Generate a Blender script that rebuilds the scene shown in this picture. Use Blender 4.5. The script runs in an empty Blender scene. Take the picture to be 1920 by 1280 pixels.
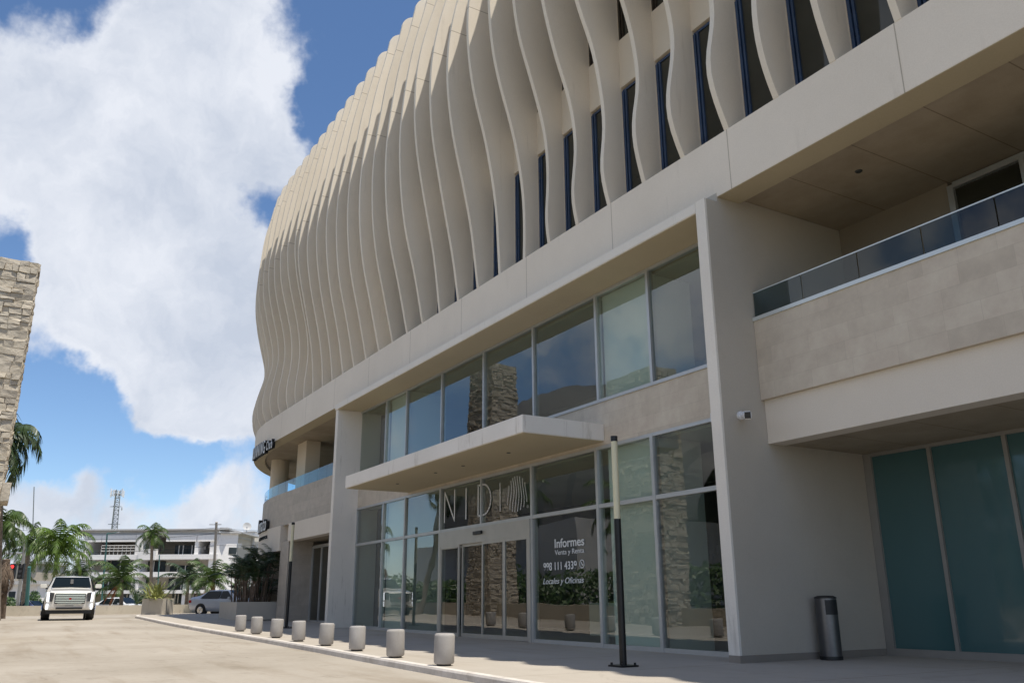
import bpy, bmesh, math, random
from mathutils import Vector, Matrix, noise
random.seed(7)
R = math.radians
C = bpy.context.scene.collection
SC = bpy.context.scene
S = 0.84                      # modelling unit -> metre (applied to every top-level object at the end)
# ------------------------------------------------------------------ camera, sky, sun
YAW, PIT, ROL, FPX, EYE, DIST = R(59.06), R(16.95), R(-0.35), 1600.0, 1.1, 13.276
_f = Vector((-math.sin(YAW)*math.cos(PIT), math.cos(YAW)*math.cos(PIT), math.sin(PIT)))
_r = Vector((math.cos(YAW), math.sin(YAW), 0)); _u = _r.cross(_f)
_c, _s = math.cos(ROL), math.sin(ROL)
_r2 = _r*_c + _u*_s; _u2 = -_r*_s + _u*_c
CAM = Vector((0, -DIST, EYE))
cd = bpy.data.cameras.new("camera"); cam = bpy.data.objects.new("camera", cd); C.objects.link(cam)
cd.sensor_width = 36; cd.lens = FPX*36/1920; cd.clip_end = 3000; cd.clip_start = 0.05
cam.matrix_world = Matrix(((_r2.x, _u2.x, -_f.x, CAM.x*S), (_r2.y, _u2.y, -_f.y, CAM.y*S), (_r2.z, _u2.z, -_f.z, CAM.z*S), (0, 0, 0, 1)))
SC.camera = cam

def DIR(px, py):
    return (_r2*((px-960)/FPX) - _u2*((py-640)/FPX) + _f)
def AT(px, py, depth):        # a photo direction at a chosen real depth -> point in the place
    return CAM + DIR(px, py)*depth

SUNV = Vector((0.31, 0.125, 1.0)).normalized()     # towards the sun
sun_el = math.asin(SUNV.z); sun_az = math.atan2(SUNV.x, SUNV.y)
sl = bpy.data.lights.new("sun", 'SUN'); so = bpy.data.objects.new("sun", sl); C.objects.link(so)
sl.energy = 5.3; sl.angle = R(0.5); sl.color = (1.0, 0.94, 0.83)
so.rotation_euler = (-SUNV).to_track_quat('-Z', 'Y').to_euler()

SC.view_settings.view_transform = 'Standard'; SC.view_settings.look = 'None'
SC.view_settings.exposure = 0.08; SC.view_settings.gamma = 1.0
SC.cycles.max_bounces = 8; SC.cycles.transparent_max_bounces = 12

w = bpy.data.worlds.new("World"); SC.world = w; w.use_nodes = True
nt = w.node_tree; N = nt.nodes; L = nt.links
for n in list(N): N.remove(n)
out = N.new('ShaderNodeOutputWorld'); bg = N.new('ShaderNodeBackground'); L.new(bg.outputs[0], out.inputs[0])
bg.inputs[1].default_value = 0.122
sky = N.new('ShaderNodeTexSky'); sky.sky_type = 'NISHITA'; sky.sun_disc = False
sky.sun_elevation = sun_el; sky.sun_rotation = sun_az; sky.air_density = 0.85; sky.dust_density = 0.15; sky.ozone_density = 3.5
hs = N.new('ShaderNodeHueSaturation'); hs.inputs['Saturation'].default_value = 1.06; hs.inputs['Value'].default_value = 1.18; L.new(sky.outputs[0], hs.inputs['Color'])
tc = N.new('ShaderNodeTexCoord')
def wm(op, a, b=None, c=None, clamp=False):
    n = N.new('ShaderNodeMath'); n.operation = op; n.use_clamp = clamp
    for i, v in enumerate((a, b, c)):
        if v is None: continue
        if isinstance(v, (int, float)): n.inputs[i].default_value = v
        else: L.new(v, n.inputs[i])
    return n.outputs[0]
def wv(op, a, b=None):
    n = N.new('ShaderNodeVectorMath'); n.operation = op
    for i, v in enumerate((a, b)):
        if v is None: continue
        if isinstance(v, (tuple, Vector)): n.inputs[i].default_value = tuple(v)
        else: L.new(v, n.inputs[i])
    return n
def wnoise(vec, scale, det, rough=0.55):
    n = N.new('ShaderNodeTexNoise'); n.inputs['Scale'].default_value = scale; n.inputs['Detail'].default_value = det
    n.inputs['Roughness'].default_value = rough; L.new(vec, n.inputs['Vector']); return n
D0 = wv('NORMALIZE', tc.outputs['Generated']).outputs[0]
wn = wnoise(D0, 5.0, 6, 0.6)
off = wv('SUBTRACT', wn.outputs['Color'], (0.5, 0.5, 0.5))
sc_ = N.new('ShaderNodeVectorMath'); sc_.operation = 'SCALE'; L.new(off.outputs[0], sc_.inputs[0]); sc_.inputs['Scale'].default_value = 0.16
D1 = wv('NORMALIZE', wv('ADD', D0, sc_.outputs[0]).outputs[0]).outputs[0]
# cloud masses: (px, py, radius px, weight) turned into world directions
blobs = [(120, 260, 230, .9), (330, 190, 230, .95), (480, 60, 130, .8), (430, 330, 150, .8), (250, 430, 200, .9), (520, 240, 90, .55),
         (330, 560, 150, .8), (430, 640, 180, 1.1), (300, 640, 140, .85), (400, 720, 110, .6), (160, 560, 130, .6), (440, 760, 80, .6), (250, 720, 90, .35), (-120, 250, 240, 1.0),
         (420, 975, 100, .75), (300, 990, 110, .7), (130, 985, 120, .7), (140, 890, 50, .3), (-60, 930, 120, .4)]
holes = [(250, 470, 60, .3), (40, 20, 150, 1.0), (20, 450, 90, .9), (360, 352, 34, .45), (465, 372, 60, .55), (20, 440, 70, .6), (620, 90, 130, .6), (130, 770, 100, .7), (330, 860, 60, .4), (90, 500, 60, .35), (560, 420, 60, .3)]
acc = None
for sgn, lst in ((1, blobs), (-1, holes)):
    for px, py, r, wt in lst:
        d = DIR(px, py).normalized(); ang = math.atan(r/1600*(1/(1+((px-960)/1600)**2+((py-640)/1600)**2)**.5))
        dt = wv('DOT_PRODUCT', D1, d).outputs['Value']
        mr = N.new('ShaderNodeMapRange'); mr.interpolation_type = 'SMOOTHSTEP'
        L.new(dt, mr.inputs[0]); mr.inputs[1].default_value = math.cos(ang*1.35); mr.inputs[2].default_value = math.cos(ang*0.35)
        mr.inputs[3].default_value = 0; mr.inputs[4].default_value = wt*sgn
        acc = mr.outputs[0] if acc is None else wm('ADD', acc, mr.outputs[0])
fb = wnoise(D0, 9.0, 9, 0.62)
sep = N.new('ShaderNodeSeparateXYZ'); L.new(D0, sep.inputs[0])
gen = wnoise(D0, 2.6, 7, 0.58)
mg = N.new('ShaderNodeMapRange'); mg.interpolation_type = 'SMOOTHSTEP'; L.new(sep.outputs['Y'], mg.inputs[0])
mg.inputs[1].default_value = -0.10; mg.inputs[2].default_value = -0.35; mg.inputs[3].default_value = 0; mg.inputs[4].default_value = 1
gd = wm('MULTIPLY', wm('MULTIPLY', wm('SUBTRACT', gen.outputs[0], 0.41), 5.0, clamp=True), mg.outputs[0])
dens = wm('ADD', wm('ADD', acc, gd), wm('MULTIPLY', wm('SUBTRACT', fb.outputs[0], 0.52), 2.3))
dr = N.new('ShaderNodeMapRange'); dr.interpolation_type = 'SMOOTHSTEP'; L.new(dens, dr.inputs[0])
dr.inputs[1].default_value = 0.12; dr.inputs[2].default_value = 0.95; dr.inputs[3].default_value = 0; dr.inputs[4].default_value = 0.97
shn = wnoise(wv('ADD', D1, (0.0, 0.0, 0.05)).outputs[0], 6.0, 6, 0.55)
cr = N.new('ShaderNodeValToRGB'); shn2 = wnoise(D1, 16.0, 8, 0.6); L.new(wm('ADD', wm('MULTIPLY', wm('MINIMUM', dens, 1.2), -0.12), wm('ADD', wm('MULTIPLY', shn.outputs[0], .75), wm('MULTIPLY', shn2.outputs[0], .45))), cr.inputs[0])
cr.color_ramp.elements[0].position = 0.34; cr.color_ramp.elements[0].color = (4.5, 4.95, 5.8, 1)
cr.color_ramp.elements[1].position = 0.60; cr.color_ramp.elements[1].color = (6.5, 6.75, 7.3, 1)
mx = N.new('ShaderNodeMixRGB'); L.new(dr.outputs[0], mx.inputs[0]); L.new(hs.outputs[0], mx.inputs[1]); L.new(cr.outputs[0], mx.inputs[2])
L.new(mx.outputs[0], bg.inputs[0])

# ------------------------------------------------------------------ materials
MATS = {}
def newmat(name):
    m = bpy.data.materials.new(name); m.use_nodes = True; t = m.node_tree
    b = t.nodes['Principled BSDF']; MATS[name] = m
    return m, t, b
def nd(t, typ, **kw):
    n = t.nodes.new(typ)
    for k, v in kw.items(): n.inputs[k].default_value = v
    return n
def simple(name, col, rough=0.6, metal=0.0, var=0.0, vscale=3.0, coat=0.0, spec=None, emis=None):
    m, t, b = newmat(name)
    b.inputs['Base Color'].default_value = (*col, 1); b.inputs['Roughness'].default_value = rough; b.inputs['Metallic'].default_value = metal
    b.inputs['Coat Weight'].default_value = coat; b.inputs['Coat Roughness'].default_value = 0.05
    if spec is not None: b.inputs['Specular IOR Level'].default_value = spec
    if emis: b.inputs['Emission Color'].default_value = (*emis[0], 1); b.inputs['Emission Strength'].default_value = emis[1]
    if var:
        co = t.nodes.new('ShaderNodeTexCoord'); n = nd(t, 'ShaderNodeTexNoise', Scale=vscale, Detail=6.0)
        t.links.new(co.outputs['Object'], n.inputs['Vector'])
        r = t.nodes.new('ShaderNodeValToRGB'); t.links.new(n.outputs[0], r.inputs[0])
        r.color_ramp.elements[0].position = .3; r.color_ramp.elements[1].position = .7
        r.color_ramp.elements[0].color = (*[c*(1-var) for c in col], 1); r.color_ramp.elements[1].color = (*[min(1, c*(1+var)) for c in col], 1)
        t.links.new(r.outputs[0], b.inputs['Base Color'])
    return m
def plaster(name, col, var=0.07, big=0.35, fine=40, bump=0.12, rough=0.85, streak=0.0, joints=None, blotch=0.0, jmin=None, cracks=0.0, island=0.0, objvar=0.0):
    """rendered concrete: broad mottling, fine grain, optional vertical dirt streaks and horizontal joints"""
    m, t, b = newmat(name); Lk = t.links.new
    co = t.nodes.new('ShaderNodeTexCoord'); P = co.outputs['Object']
    n1 = nd(t, 'ShaderNodeTexNoise', Scale=big, Detail=7.0, Roughness=0.65); Lk(P, n1.inputs['Vector'])
    n2 = nd(t, 'ShaderNodeTexNoise', Scale=fine, Detail=4.0); Lk(P, n2.inputs['Vector'])
    r = t.nodes.new('ShaderNodeValToRGB'); Lk(n1.outputs[0], r.inputs[0])
    r.color_ramp.elements[0].position = .32; r.color_ramp.elements[1].position = .68
    r.color_ramp.elements[0].color = (col[0]*(1-var), col[1]*(1-var*1.1), col[2]*(1-var*1.3), 1)
    r.color_ramp.elements[1].color = (*[min(1, c*(1+var*.7)) for c in col], 1)
    cur = r.outputs[0]
    def mulmix(fac, color, src):
        mxn = t.nodes.new('ShaderNodeMixRGB'); mxn.blend_type = 'MULTIPLY'
        Lk(fac, mxn.inputs[0]); Lk(src, mxn.inputs[1]); mxn.inputs[2].default_value = (*color, 1); return mxn.outputs[0]
    mp = t.nodes.new('ShaderNodeMapRange'); Lk(n2.outputs[0], mp.inputs[0]); mp.inputs[1].default_value = .35; mp.inputs[2].default_value = .75
    mp.inputs[3].default_value = 0; mp.inputs[4].default_value = .35
    cur = mulmix(mp.outputs[0], (.82, .80, .77), cur)
    if streak:
        ml = t.nodes.new('ShaderNodeMapping'); ml.inputs['Scale'].default_value = (3.0, 3.0, 0.35); Lk(P, ml.inputs[0])
        n3 = nd(t, 'ShaderNodeTexNoise', Scale=1.0, Detail=5.0, Roughness=0.7); Lk(ml.outputs[0], n3.inputs['Vector'])
        m3 = t.nodes.new('ShaderNodeMapRange'); Lk(n3.outputs[0], m3.inputs[0]); m3.inputs[1].default_value = .60; m3.inputs[2].default_value = .76
        m3.inputs[3].default_value = 0; m3.inputs[4].default_value = streak
        cur = mulmix(m3.outputs[0], (.42, .38, .33), cur)
    if blotch:
        n4 = nd(t, 'ShaderNodeTexNoise', Scale=1.1, Detail=8.0, Roughness=0.75); Lk(P, n4.inputs['Vector'])
        m4 = t.nodes.new('ShaderNodeMapRange'); Lk(n4.outputs[0], m4.inputs[0]); m4.inputs[1].default_value = .56; m4.inputs[2].default_value = .72
        m4.inputs[3].default_value = 0; m4.inputs[4].default_value = blotch
        cur = mulmix(m4.outputs[0], (.5, .47, .43), cur)
    if cracks:
        wn_ = nd(t, 'ShaderNodeTexNoise', Scale=.8, Detail=5.0); Lk(P, wn_.inputs['Vector'])
        av = t.nodes.new('ShaderNodeVectorMath'); av.operation = 'MULTIPLY_ADD'; Lk(wn_.outputs['Color'], av.inputs[0]); av.inputs[1].default_value = (1.6, 1.6, 0); Lk(P, av.inputs[2])
        vo = t.nodes.new('ShaderNodeTexVoronoi'); vo.feature = 'DISTANCE_TO_EDGE'; vo.inputs['Scale'].default_value = .16; Lk(av.outputs[0], vo.inputs['Vector'])
        lt = t.nodes.new('ShaderNodeMapRange'); Lk(vo.outputs['Distance'], lt.inputs[0]); lt.inputs[1].default_value = .0; lt.inputs[2].default_value = .006; lt.inputs[3].default_value = cracks; lt.inputs[4].default_value = 0
        cur = mulmix(lt.outputs[0], (.35, .32, .28), cur)
        # long faint tyre and drip stains
        ms = t.nodes.new('ShaderNodeMapping'); ms.inputs['Scale'].default_value = (.12, .9, 1); ms.inputs['Rotation'].default_value = (0, 0, R(6)); Lk(P, ms.inputs[0])
        ns = nd(t, 'ShaderNodeTexNoise', Scale=1.3, Detail=7.0, Roughness=.6); Lk(ms.outputs[0], ns.inputs['Vector'])
        mr_ = t.nodes.new('ShaderNodeMapRange'); Lk(ns.outputs[0], mr_.inputs[0]); mr_.inputs[1].default_value = .52; mr_.inputs[2].default_value = .70; mr_.inputs[3].default_value = 0; mr_.inputs[4].default_value = min(1, cracks*1.5)
        cur = mulmix(mr_.outputs[0], (.62, .55, .46), cur)
    if objvar:
        o2 = t.nodes.new('ShaderNodeObjectInfo'); rv = t.nodes.new('ShaderNodeMapRange'); Lk(o2.outputs['Random'], rv.inputs[0]); rv.inputs[3].default_value = 0; rv.inputs[4].default_value = 1
        cur = mulmix(rv.outputs[0], (1-objvar, 1-objvar*1.1, 1-objvar*1.25), cur)
    if island:
        ge = t.nodes.new('ShaderNodeNewGeometry'); ri = t.nodes.new('ShaderNodeValToRGB'); Lk(ge.outputs['Random Per Island'], ri.inputs[0])
        ri.color_ramp.elements[0].color = (1-island, 1-island, 1-island*.95, 1); ri.color_ramp.elements[1].color = (1, .985, .96, 1)
        mi_ = t.nodes.new('ShaderNodeMixRGB'); mi_.blend_type = 'MULTIPLY'; mi_.inputs[0].default_value = 1; Lk(cur, mi_.inputs[1]); Lk(ri.outputs[0], mi_.inputs[2]); cur = mi_.outputs[0]
    if joints:
        for ax, start, step, wd in joints:
            sx = t.nodes.new('ShaderNodeSeparateXYZ'); Lk(P, sx.inputs[0])
            a = t.nodes.new('ShaderNodeMath'); a.operation = 'SUBTRACT'; Lk(sx.outputs[ax], a.inputs[0]); a.inputs[1].default_value = start
            bb = t.nodes.new('ShaderNodeMath'); bb.operation = 'PINGPONG'; Lk(a.outputs[0], bb.inputs[0]); bb.inputs[1].default_value = step/2
            cc = t.nodes.new('ShaderNodeMath'); cc.operation = 'LESS_THAN'; Lk(bb.outputs[0], cc.inputs[0]); cc.inputs[1].default_value = wd
            cm = t.nodes.new('ShaderNodeMath'); cm.operation = 'MULTIPLY'; Lk(cc.outputs[0], cm.inputs[0]); cm.inputs[1].default_value = .75
            if jmin is not None:      # shuttering joints only in the upper lifts, staggered from fin to fin
                oi = t.nodes.new('ShaderNodeObjectInfo'); rm = t.nodes.new('ShaderNodeMath'); rm.operation = 'MULTIPLY_ADD'; Lk(oi.outputs['Random'], rm.inputs[0]); rm.inputs[1].default_value = .9; Lk(sx.outputs[ax], rm.inputs[2]); Lk(rm.outputs[0], a.inputs[0])
                gt = t.nodes.new('ShaderNodeMath'); gt.operation = 'GREATER_THAN'; Lk(sx.outputs[ax], gt.inputs[0]); gt.inputs[1].default_value = jmin
                c2 = t.nodes.new('ShaderNodeMath'); c2.operation = 'MULTIPLY'; Lk(cm.outputs[0], c2.inputs[0]); Lk(gt.outputs[0], c2.inputs[1]); cm = c2
            cur = mulmix(cm.outputs[0], (.45, .42, .38), cur)
    Lk(cur, b.inputs['Base Color']); b.inputs['Roughness'].default_value = rough; b.inputs['Specular IOR Level'].default_value = 0.25
    bp = nd(t, 'ShaderNodeBump', Strength=bump, Distance=0.02); Lk(n2.outputs[0], bp.inputs['Height']); Lk(bp.outputs[0], b.inputs['Normal'])
    return m
def tiles(name, c1, c2, mort, bw=1.1, bh=0.42, msize=0.004, rough=0.7, ang=0.0):
    m, t, b = newmat(name); Lk = t.links.new
    co = t.nodes.new('ShaderNodeTexCoord'); sx = t.nodes.new('ShaderNodeSeparateXYZ'); Lk(co.outputs['Object'], sx.inputs[0])
    ad = t.nodes.new('ShaderNodeMath'); ad.operation = 'MULTIPLY_ADD'; Lk(sx.outputs['Y'], ad.inputs[0]); ad.inputs[1].default_value = 1.0; Lk(sx.outputs['X'], ad.inputs[2])
    cb = t.nodes.new('ShaderNodeCombineXYZ'); Lk(ad.outputs[0], cb.inputs[0]); Lk(sx.outputs['Z'], cb.inputs[1])
    br = t.nodes.new('ShaderNodeTexBrick'); Lk(cb.outputs[0], br.inputs['Vector'])
    br.inputs['Color1'].default_value = (*c1, 1); br.inputs['Color2'].default_value = (*c2, 1); br.inputs['Mortar'].default_value = (*mort, 1)
    br.inputs['Scale'].default_value = 1.0; br.inputs['Mortar Size'].default_value = msize; br.inputs['Brick Width'].default_value = bw; br.inputs['Row Height'].default_value = bh
    br.inputs['Bias'].default_value = -0.1; br.offset = 0.37; br.squash = 0.7; br.squash_frequency = 3
    n = nd(t, 'ShaderNodeTexNoise', Scale=2.2, Detail=8.0, Roughness=.7); Lk(co.outputs['Object'], n.inputs['Vector'])
    mxn = t.nodes.new('ShaderNodeMixRGB'); mxn.blend_type = 'OVERLAY'; mxn.inputs[0].default_value = .35
    Lk(br.outputs[0], mxn.inputs[1]); Lk(n.outputs[0], mxn.inputs[2]); Lk(mxn.outputs[0], b.inputs['Base Color']); b.inputs['Roughness'].default_value = rough
    bp = nd(t, 'ShaderNodeBump', Strength=.15, Distance=0.02); Lk(n.outputs[0], bp.inputs['Height']); Lk(bp.outputs[0], b.inputs['Normal'])
    return m
def glass(name, tint, refl=1.0, ior=1.9, rough=0.0, base=0.05):
    m, t, b = newmat(name); t.nodes.remove(b); Lk = t.links.new
    o = t.nodes['Material Output']
    tr = t.nodes.new('ShaderNodeBsdfTransparent'); tr.inputs[0].default_value = (*tint, 1)
    gl = t.nodes.new('ShaderNodeBsdfGlossy'); gl.inputs['Roughness'].default_value = rough; gl.inputs[0].default_value = (refl, refl, refl, 1)
    fr = t.nodes.new('ShaderNodeFresnel'); fr.inputs[0].default_value = ior
    ma = t.nodes.new('ShaderNodeMath'); ma.operation = 'ADD'; Lk(fr.outputs[0], ma.inputs[0]); ma.inputs[1].default_value = base; ma.use_clamp = True
    ge = t.nodes.new('ShaderNodeNewGeometry'); nb = t.nodes.new('ShaderNodeMath'); nb.operation = 'SUBTRACT'; nb.inputs[0].default_value = 1.0; Lk(ge.outputs['Backfacing'], nb.inputs[1])
    m2 = t.nodes.new('ShaderNodeMath'); m2.operation = 'MULTIPLY'; Lk(ma.outputs[0], m2.inputs[0]); Lk(nb.outputs[0], m2.inputs[1]); ma = m2
    mxs = t.nodes.new('ShaderNodeMixShader'); Lk(ma.outputs[0], mxs.inputs[0]); Lk(tr.outputs[0], mxs.inputs[1]); Lk(gl.outputs[0], mxs.inputs[2])
    # slow waviness of real panes
    co = t.nodes.new('ShaderNodeTexCoord'); n = nd(t, 'ShaderNodeTexNoise', Scale=.9, Detail=1.0); Lk(co.outputs['Object'], n.inputs['Vector'])
    bp = nd(t, 'ShaderNodeBump', Strength=.05, Distance=0.05); Lk(n.outputs[0], bp.inputs['Height']); Lk(bp.outputs[0], gl.inputs['Normal'])
    Lk(mxs.outputs[0], o.inputs[0]); return m

CREAM = (0.60, 0.53, 0.43)
M_fin = plaster('fin_render', (0.79, 0.715, 0.61), var=.05, big=.25, bump=.05, streak=.22, objvar=.07, joints=[('Z', 20.6, 4.4, .016)], jmin=19.0)
M_band = plaster('band_render', (0.79, 0.71, 0.61), var=.05, big=.3, streak=.18, joints=[('X', -7.56, 4.15, .012)])
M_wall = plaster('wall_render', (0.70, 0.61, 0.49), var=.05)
M_frame = plaster('frame_render', (0.80, 0.75, 0.68), var=.05, streak=.55, blotch=.15)
M_canopy = plaster('canopy_render', (0.82, 0.78, 0.73), var=.06, streak=.75, blotch=.2)
M_side = plaster('shaded_side_render', (0.50, 0.455, 0.39), var=.05, blotch=.12)  # pier side: weaker bounce light put into a darker colour than the front
M_skirt = plaster('skirting_stone', (0.27, 0.24, 0.21), var=.12, fine=60)
M_beam = plaster('beam_render', (0.72, 0.65, 0.56), var=.04)
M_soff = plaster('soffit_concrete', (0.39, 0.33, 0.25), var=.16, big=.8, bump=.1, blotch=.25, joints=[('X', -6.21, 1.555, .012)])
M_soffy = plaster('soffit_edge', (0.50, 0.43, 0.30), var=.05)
M_dark = plaster('dark_wall', (0.30, 0.255, 0.20), var=.1)  # dark brown render of the balcony and restaurant back walls
M_tile = tiles('limestone_tiles', (0.58, 0.505, 0.41), (0.50, 0.43, 0.345), (0.46, 0.39, 0.315), bw=.95, bh=.36, msize=.003)
M_tile2 = tiles('limestone_wall', (0.46, 0.405, 0.34), (0.41, 0.36, 0.30), (0.34, 0.30, 0.25), bw=1.4, bh=.5)
M_road = plaster('road_concrete', (0.36, 0.325, 0.28), var=.2, big=.13, fine=9, bump=.3, blotch=.55, rough=.9, cracks=.3, joints=[('X', -3.0, 9.0, .012)])
M_walk = plaster('sidewalk_concrete', (0.41, 0.37, 0.32), var=.08, big=.35, fine=30, bump=.1, blotch=.25, cracks=.15, joints=[('X', -9.0, 3.1, .012)])
M_kerb = plaster('kerb_concrete', (0.60, 0.56, 0.52), var=.15, big=2.5, blotch=.75, fine=25, streak=.5)
M_earth = simple('dry_earth', (0.16, 0.15, 0.09), .95, var=.4, vscale=.15)
M_conc = plaster('bollard_concrete', (0.40, 0.385, 0.375), var=.10, big=2.0, fine=45, bump=.2, blotch=.45, streak=.3, objvar=.12)
M_plant = plaster('planter_render', (0.52, 0.475, 0.41), var=.07, blotch=.2, streak=.3)
M_lowwall = plaster('low_wall_render', (0.50, 0.45, 0.37), var=.1, blotch=.5, streak=.3)
M_rock = plaster('rough_stone', (0.58, 0.525, 0.44), var=.12, big=1.8, fine=9, bump=1.0, blotch=.35, island=.20)
M_mull = simple('aluminium_frame', (0.52, 0.53, 0.53), .4, .55, var=.04)
M_door = simple('door_aluminium', (0.47, 0.45, 0.41), .38, .45, var=.05)
M_shopf = simple('shopfront_aluminium', (0.30, 0.285, 0.26), .5, .2, var=.05)
M_darkf = simple('dark_gasket', (0.03, 0.035, 0.035), .5)
M_glass = glass('tinted_glass', (0.80, 0.85, 0.82), refl=.92, ior=1.6, base=.08)
M_rail = glass('railing_glass', (0.50, 0.60, 0.64), refl=.9, ior=1.5, base=.02)
M_rail2 = glass('pale_railing_glass', (0.55, 0.80, 0.92), refl=.9, ior=1.5, base=.03)
M_railtop = simple('glass_edge', (0.62, 0.66, 0.66), .3, .3)
M_teal = simple('back_painted_glass', (0.055, 0.13, 0.135), .25, 0, var=.05, vscale=.4, coat=1.0)
M_wglass = simple('dark_window_glass', (0.030, 0.030, 0.022), .05, 0, spec=.5, var=.3, vscale=.6)
M_blue = simple('blue_frame', (0.032, 0.065, 0.14), .12, .2, var=.25, vscale=1.2, coat=.5)  # mottled blue for the frames of the lowest window row
M_bronze = simple('bronze_frame', (0.05, 0.04, 0.03), .35, .4, var=.2)
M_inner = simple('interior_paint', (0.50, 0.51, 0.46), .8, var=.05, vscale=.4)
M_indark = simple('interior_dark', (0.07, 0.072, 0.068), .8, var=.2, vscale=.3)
M_panel = simple('pale_backing_panel', (0.78, 0.80, 0.76), .55, var=.06, vscale=.5)
M_white = simple('white_vinyl', (0.75, 0.76, 0.76), .5)
M_black = simple('black_metal', (0.012, 0.012, 0.013), .35, .2, var=.2)
M_lampg = simple('lamp_diffuser', (0.62, 0.58, 0.40), .35, var=.04, coat=.3)
M_steel = simple('brushed_steel', (0.17, 0.17, 0.18), .32, .9, var=.08, vscale=8)
M_blkpl = simple('black_plastic', (0.015, 0.015, 0.016), .45)
M_pearl = simple('pearl_white_paint', (0.74, 0.72, 0.68), .28, .05, coat=.9)
M_silver = simple('silver_paint', (0.52, 0.53, 0.56), .35, .3, coat=.7)
M_wpaint = simple('white_paint', (0.75, 0.76, 0.78), .3, 0, coat=.8)
M_bpaint = simple('blue_paint', (0.10, 0.14, 0.30), .3, .2, coat=.8)
M_cglass = simple('car_glass', (0.008, 0.012, 0.014), .08, 0, spec=.25)
M_chrome = simple('chrome', (0.72, 0.72, 0.74), .12, 1.0)
M_tyre = simple('tyre_rubber', (0.015, 0.015, 0.015), .85)
M_led = simple('lit_lamp', (0.9, 0.92, 1), .2, emis=((0.85, 0.92, 1.0), 1.3))
M_redl = simple('red_lens', (0.35, 0.01, 0.01), .15, coat=.8)
M_redon = simple('red_signal', (0.6, 0.02, 0.02), .3, emis=((1, 0.03, 0.03), 3.0))
M_lens = simple('dark_lens', (0.05, 0.05, 0.055), .1, coat=.8)
M_bwhite = plaster('old_white_render', (0.84, 0.83, 0.82), var=.08, big=.2, blotch=.25, fine=5)
M_bgrey = plaster('old_grey_render', (0.50, 0.50, 0.50), var=.1, big=.2, fine=5)
M_bcream = plaster('old_cream_render', (0.56, 0.50, 0.42), var=.08, big=.2, fine=5)
M_bwin = simple('far_window', (0.03, 0.04, 0.045), .1, spec=.6, var=.4, vscale=.3)
M_tealp = simple('teal_paint', (0.06, 0.20, 0.19), .5)
M_galv = simple('galvanised_steel', (0.42, 0.44, 0.46), .45, .4, var=.1)
M_pole = simple('pole_concrete', (0.42, 0.38, 0.34), .85, var=.1)
M_bark = simple('palm_bark', (0.24, 0.20, 0.16), .95, var=.35, vscale=5)
M_barkb = simple('shaggy_bark', (0.15, 0.11, 0.08), .95, var=.4, vscale=5)
M_shaft = simple('crownshaft', (0.22, 0.34, 0.07), .45, var=.15, vscale=2)
def leafmat(name, c, tr=.25):
    m, t, b = newmat(name)
    oi = t.nodes.new('ShaderNodeObjectInfo'); co = t.nodes.new('ShaderNodeTexCoord')
    n = nd(t, 'ShaderNodeTexNoise', Scale=1.7, Detail=4.0); t.links.new(co.outputs['Object'], n.inputs['Vector'])
    r = t.nodes.new('ShaderNodeValToRGB'); t.links.new(n.outputs[0], r.inputs[0])
    r.color_ramp.elements[0].position = .3; r.color_ramp.elements[1].position = .7
    r.color_ramp.elements[0].color = (*[x*.55 for x in c], 1); r.color_ramp.elements[1].color = (*[x*1.35 for x in c], 1)
    t.links.new(r.outputs[0], b.inputs['Base Color']); b.inputs['Roughness'].default_value = .45
    o = t.nodes['Material Output']; tl = t.nodes.new('ShaderNodeBsdfTranslucent'); t.links.new(r.outputs[0], tl.inputs[0])
    ms = t.nodes.new('ShaderNodeMixShader'); ms.inputs[0].default_value = tr
    t.links.new(b.outputs[0], ms.inputs[1]); t.links.new(tl.outputs[0], ms.inputs[2]); t.links.new(ms.outputs[0], o.inputs[0])
    return m
M_frond = leafmat('palm_leaf', (0.065, 0.11, 0.022), .2); M_frondb = leafmat('bright_palm_leaf', (0.10, 0.165, 0.025), .25)
M_frondd = leafmat('dark_palm_leaf', (0.045, 0.075, 0.028), .15); M_dead = leafmat('dead_leaf', (0.42, 0.15, 0.05)); M_yel = leafmat('yellow_leaf', (0.36, 0.30, 0.07))
M_yucca = leafmat('spiky_leaf', (0.27, 0.29, 0.09)); M_hedge = leafmat('hedge_leaf', (0.06, 0.11, 0.03))
M_ribs = simple('dark_rib_cladding', (0.10, 0.10, 0.10), .6, var=.2)

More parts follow.
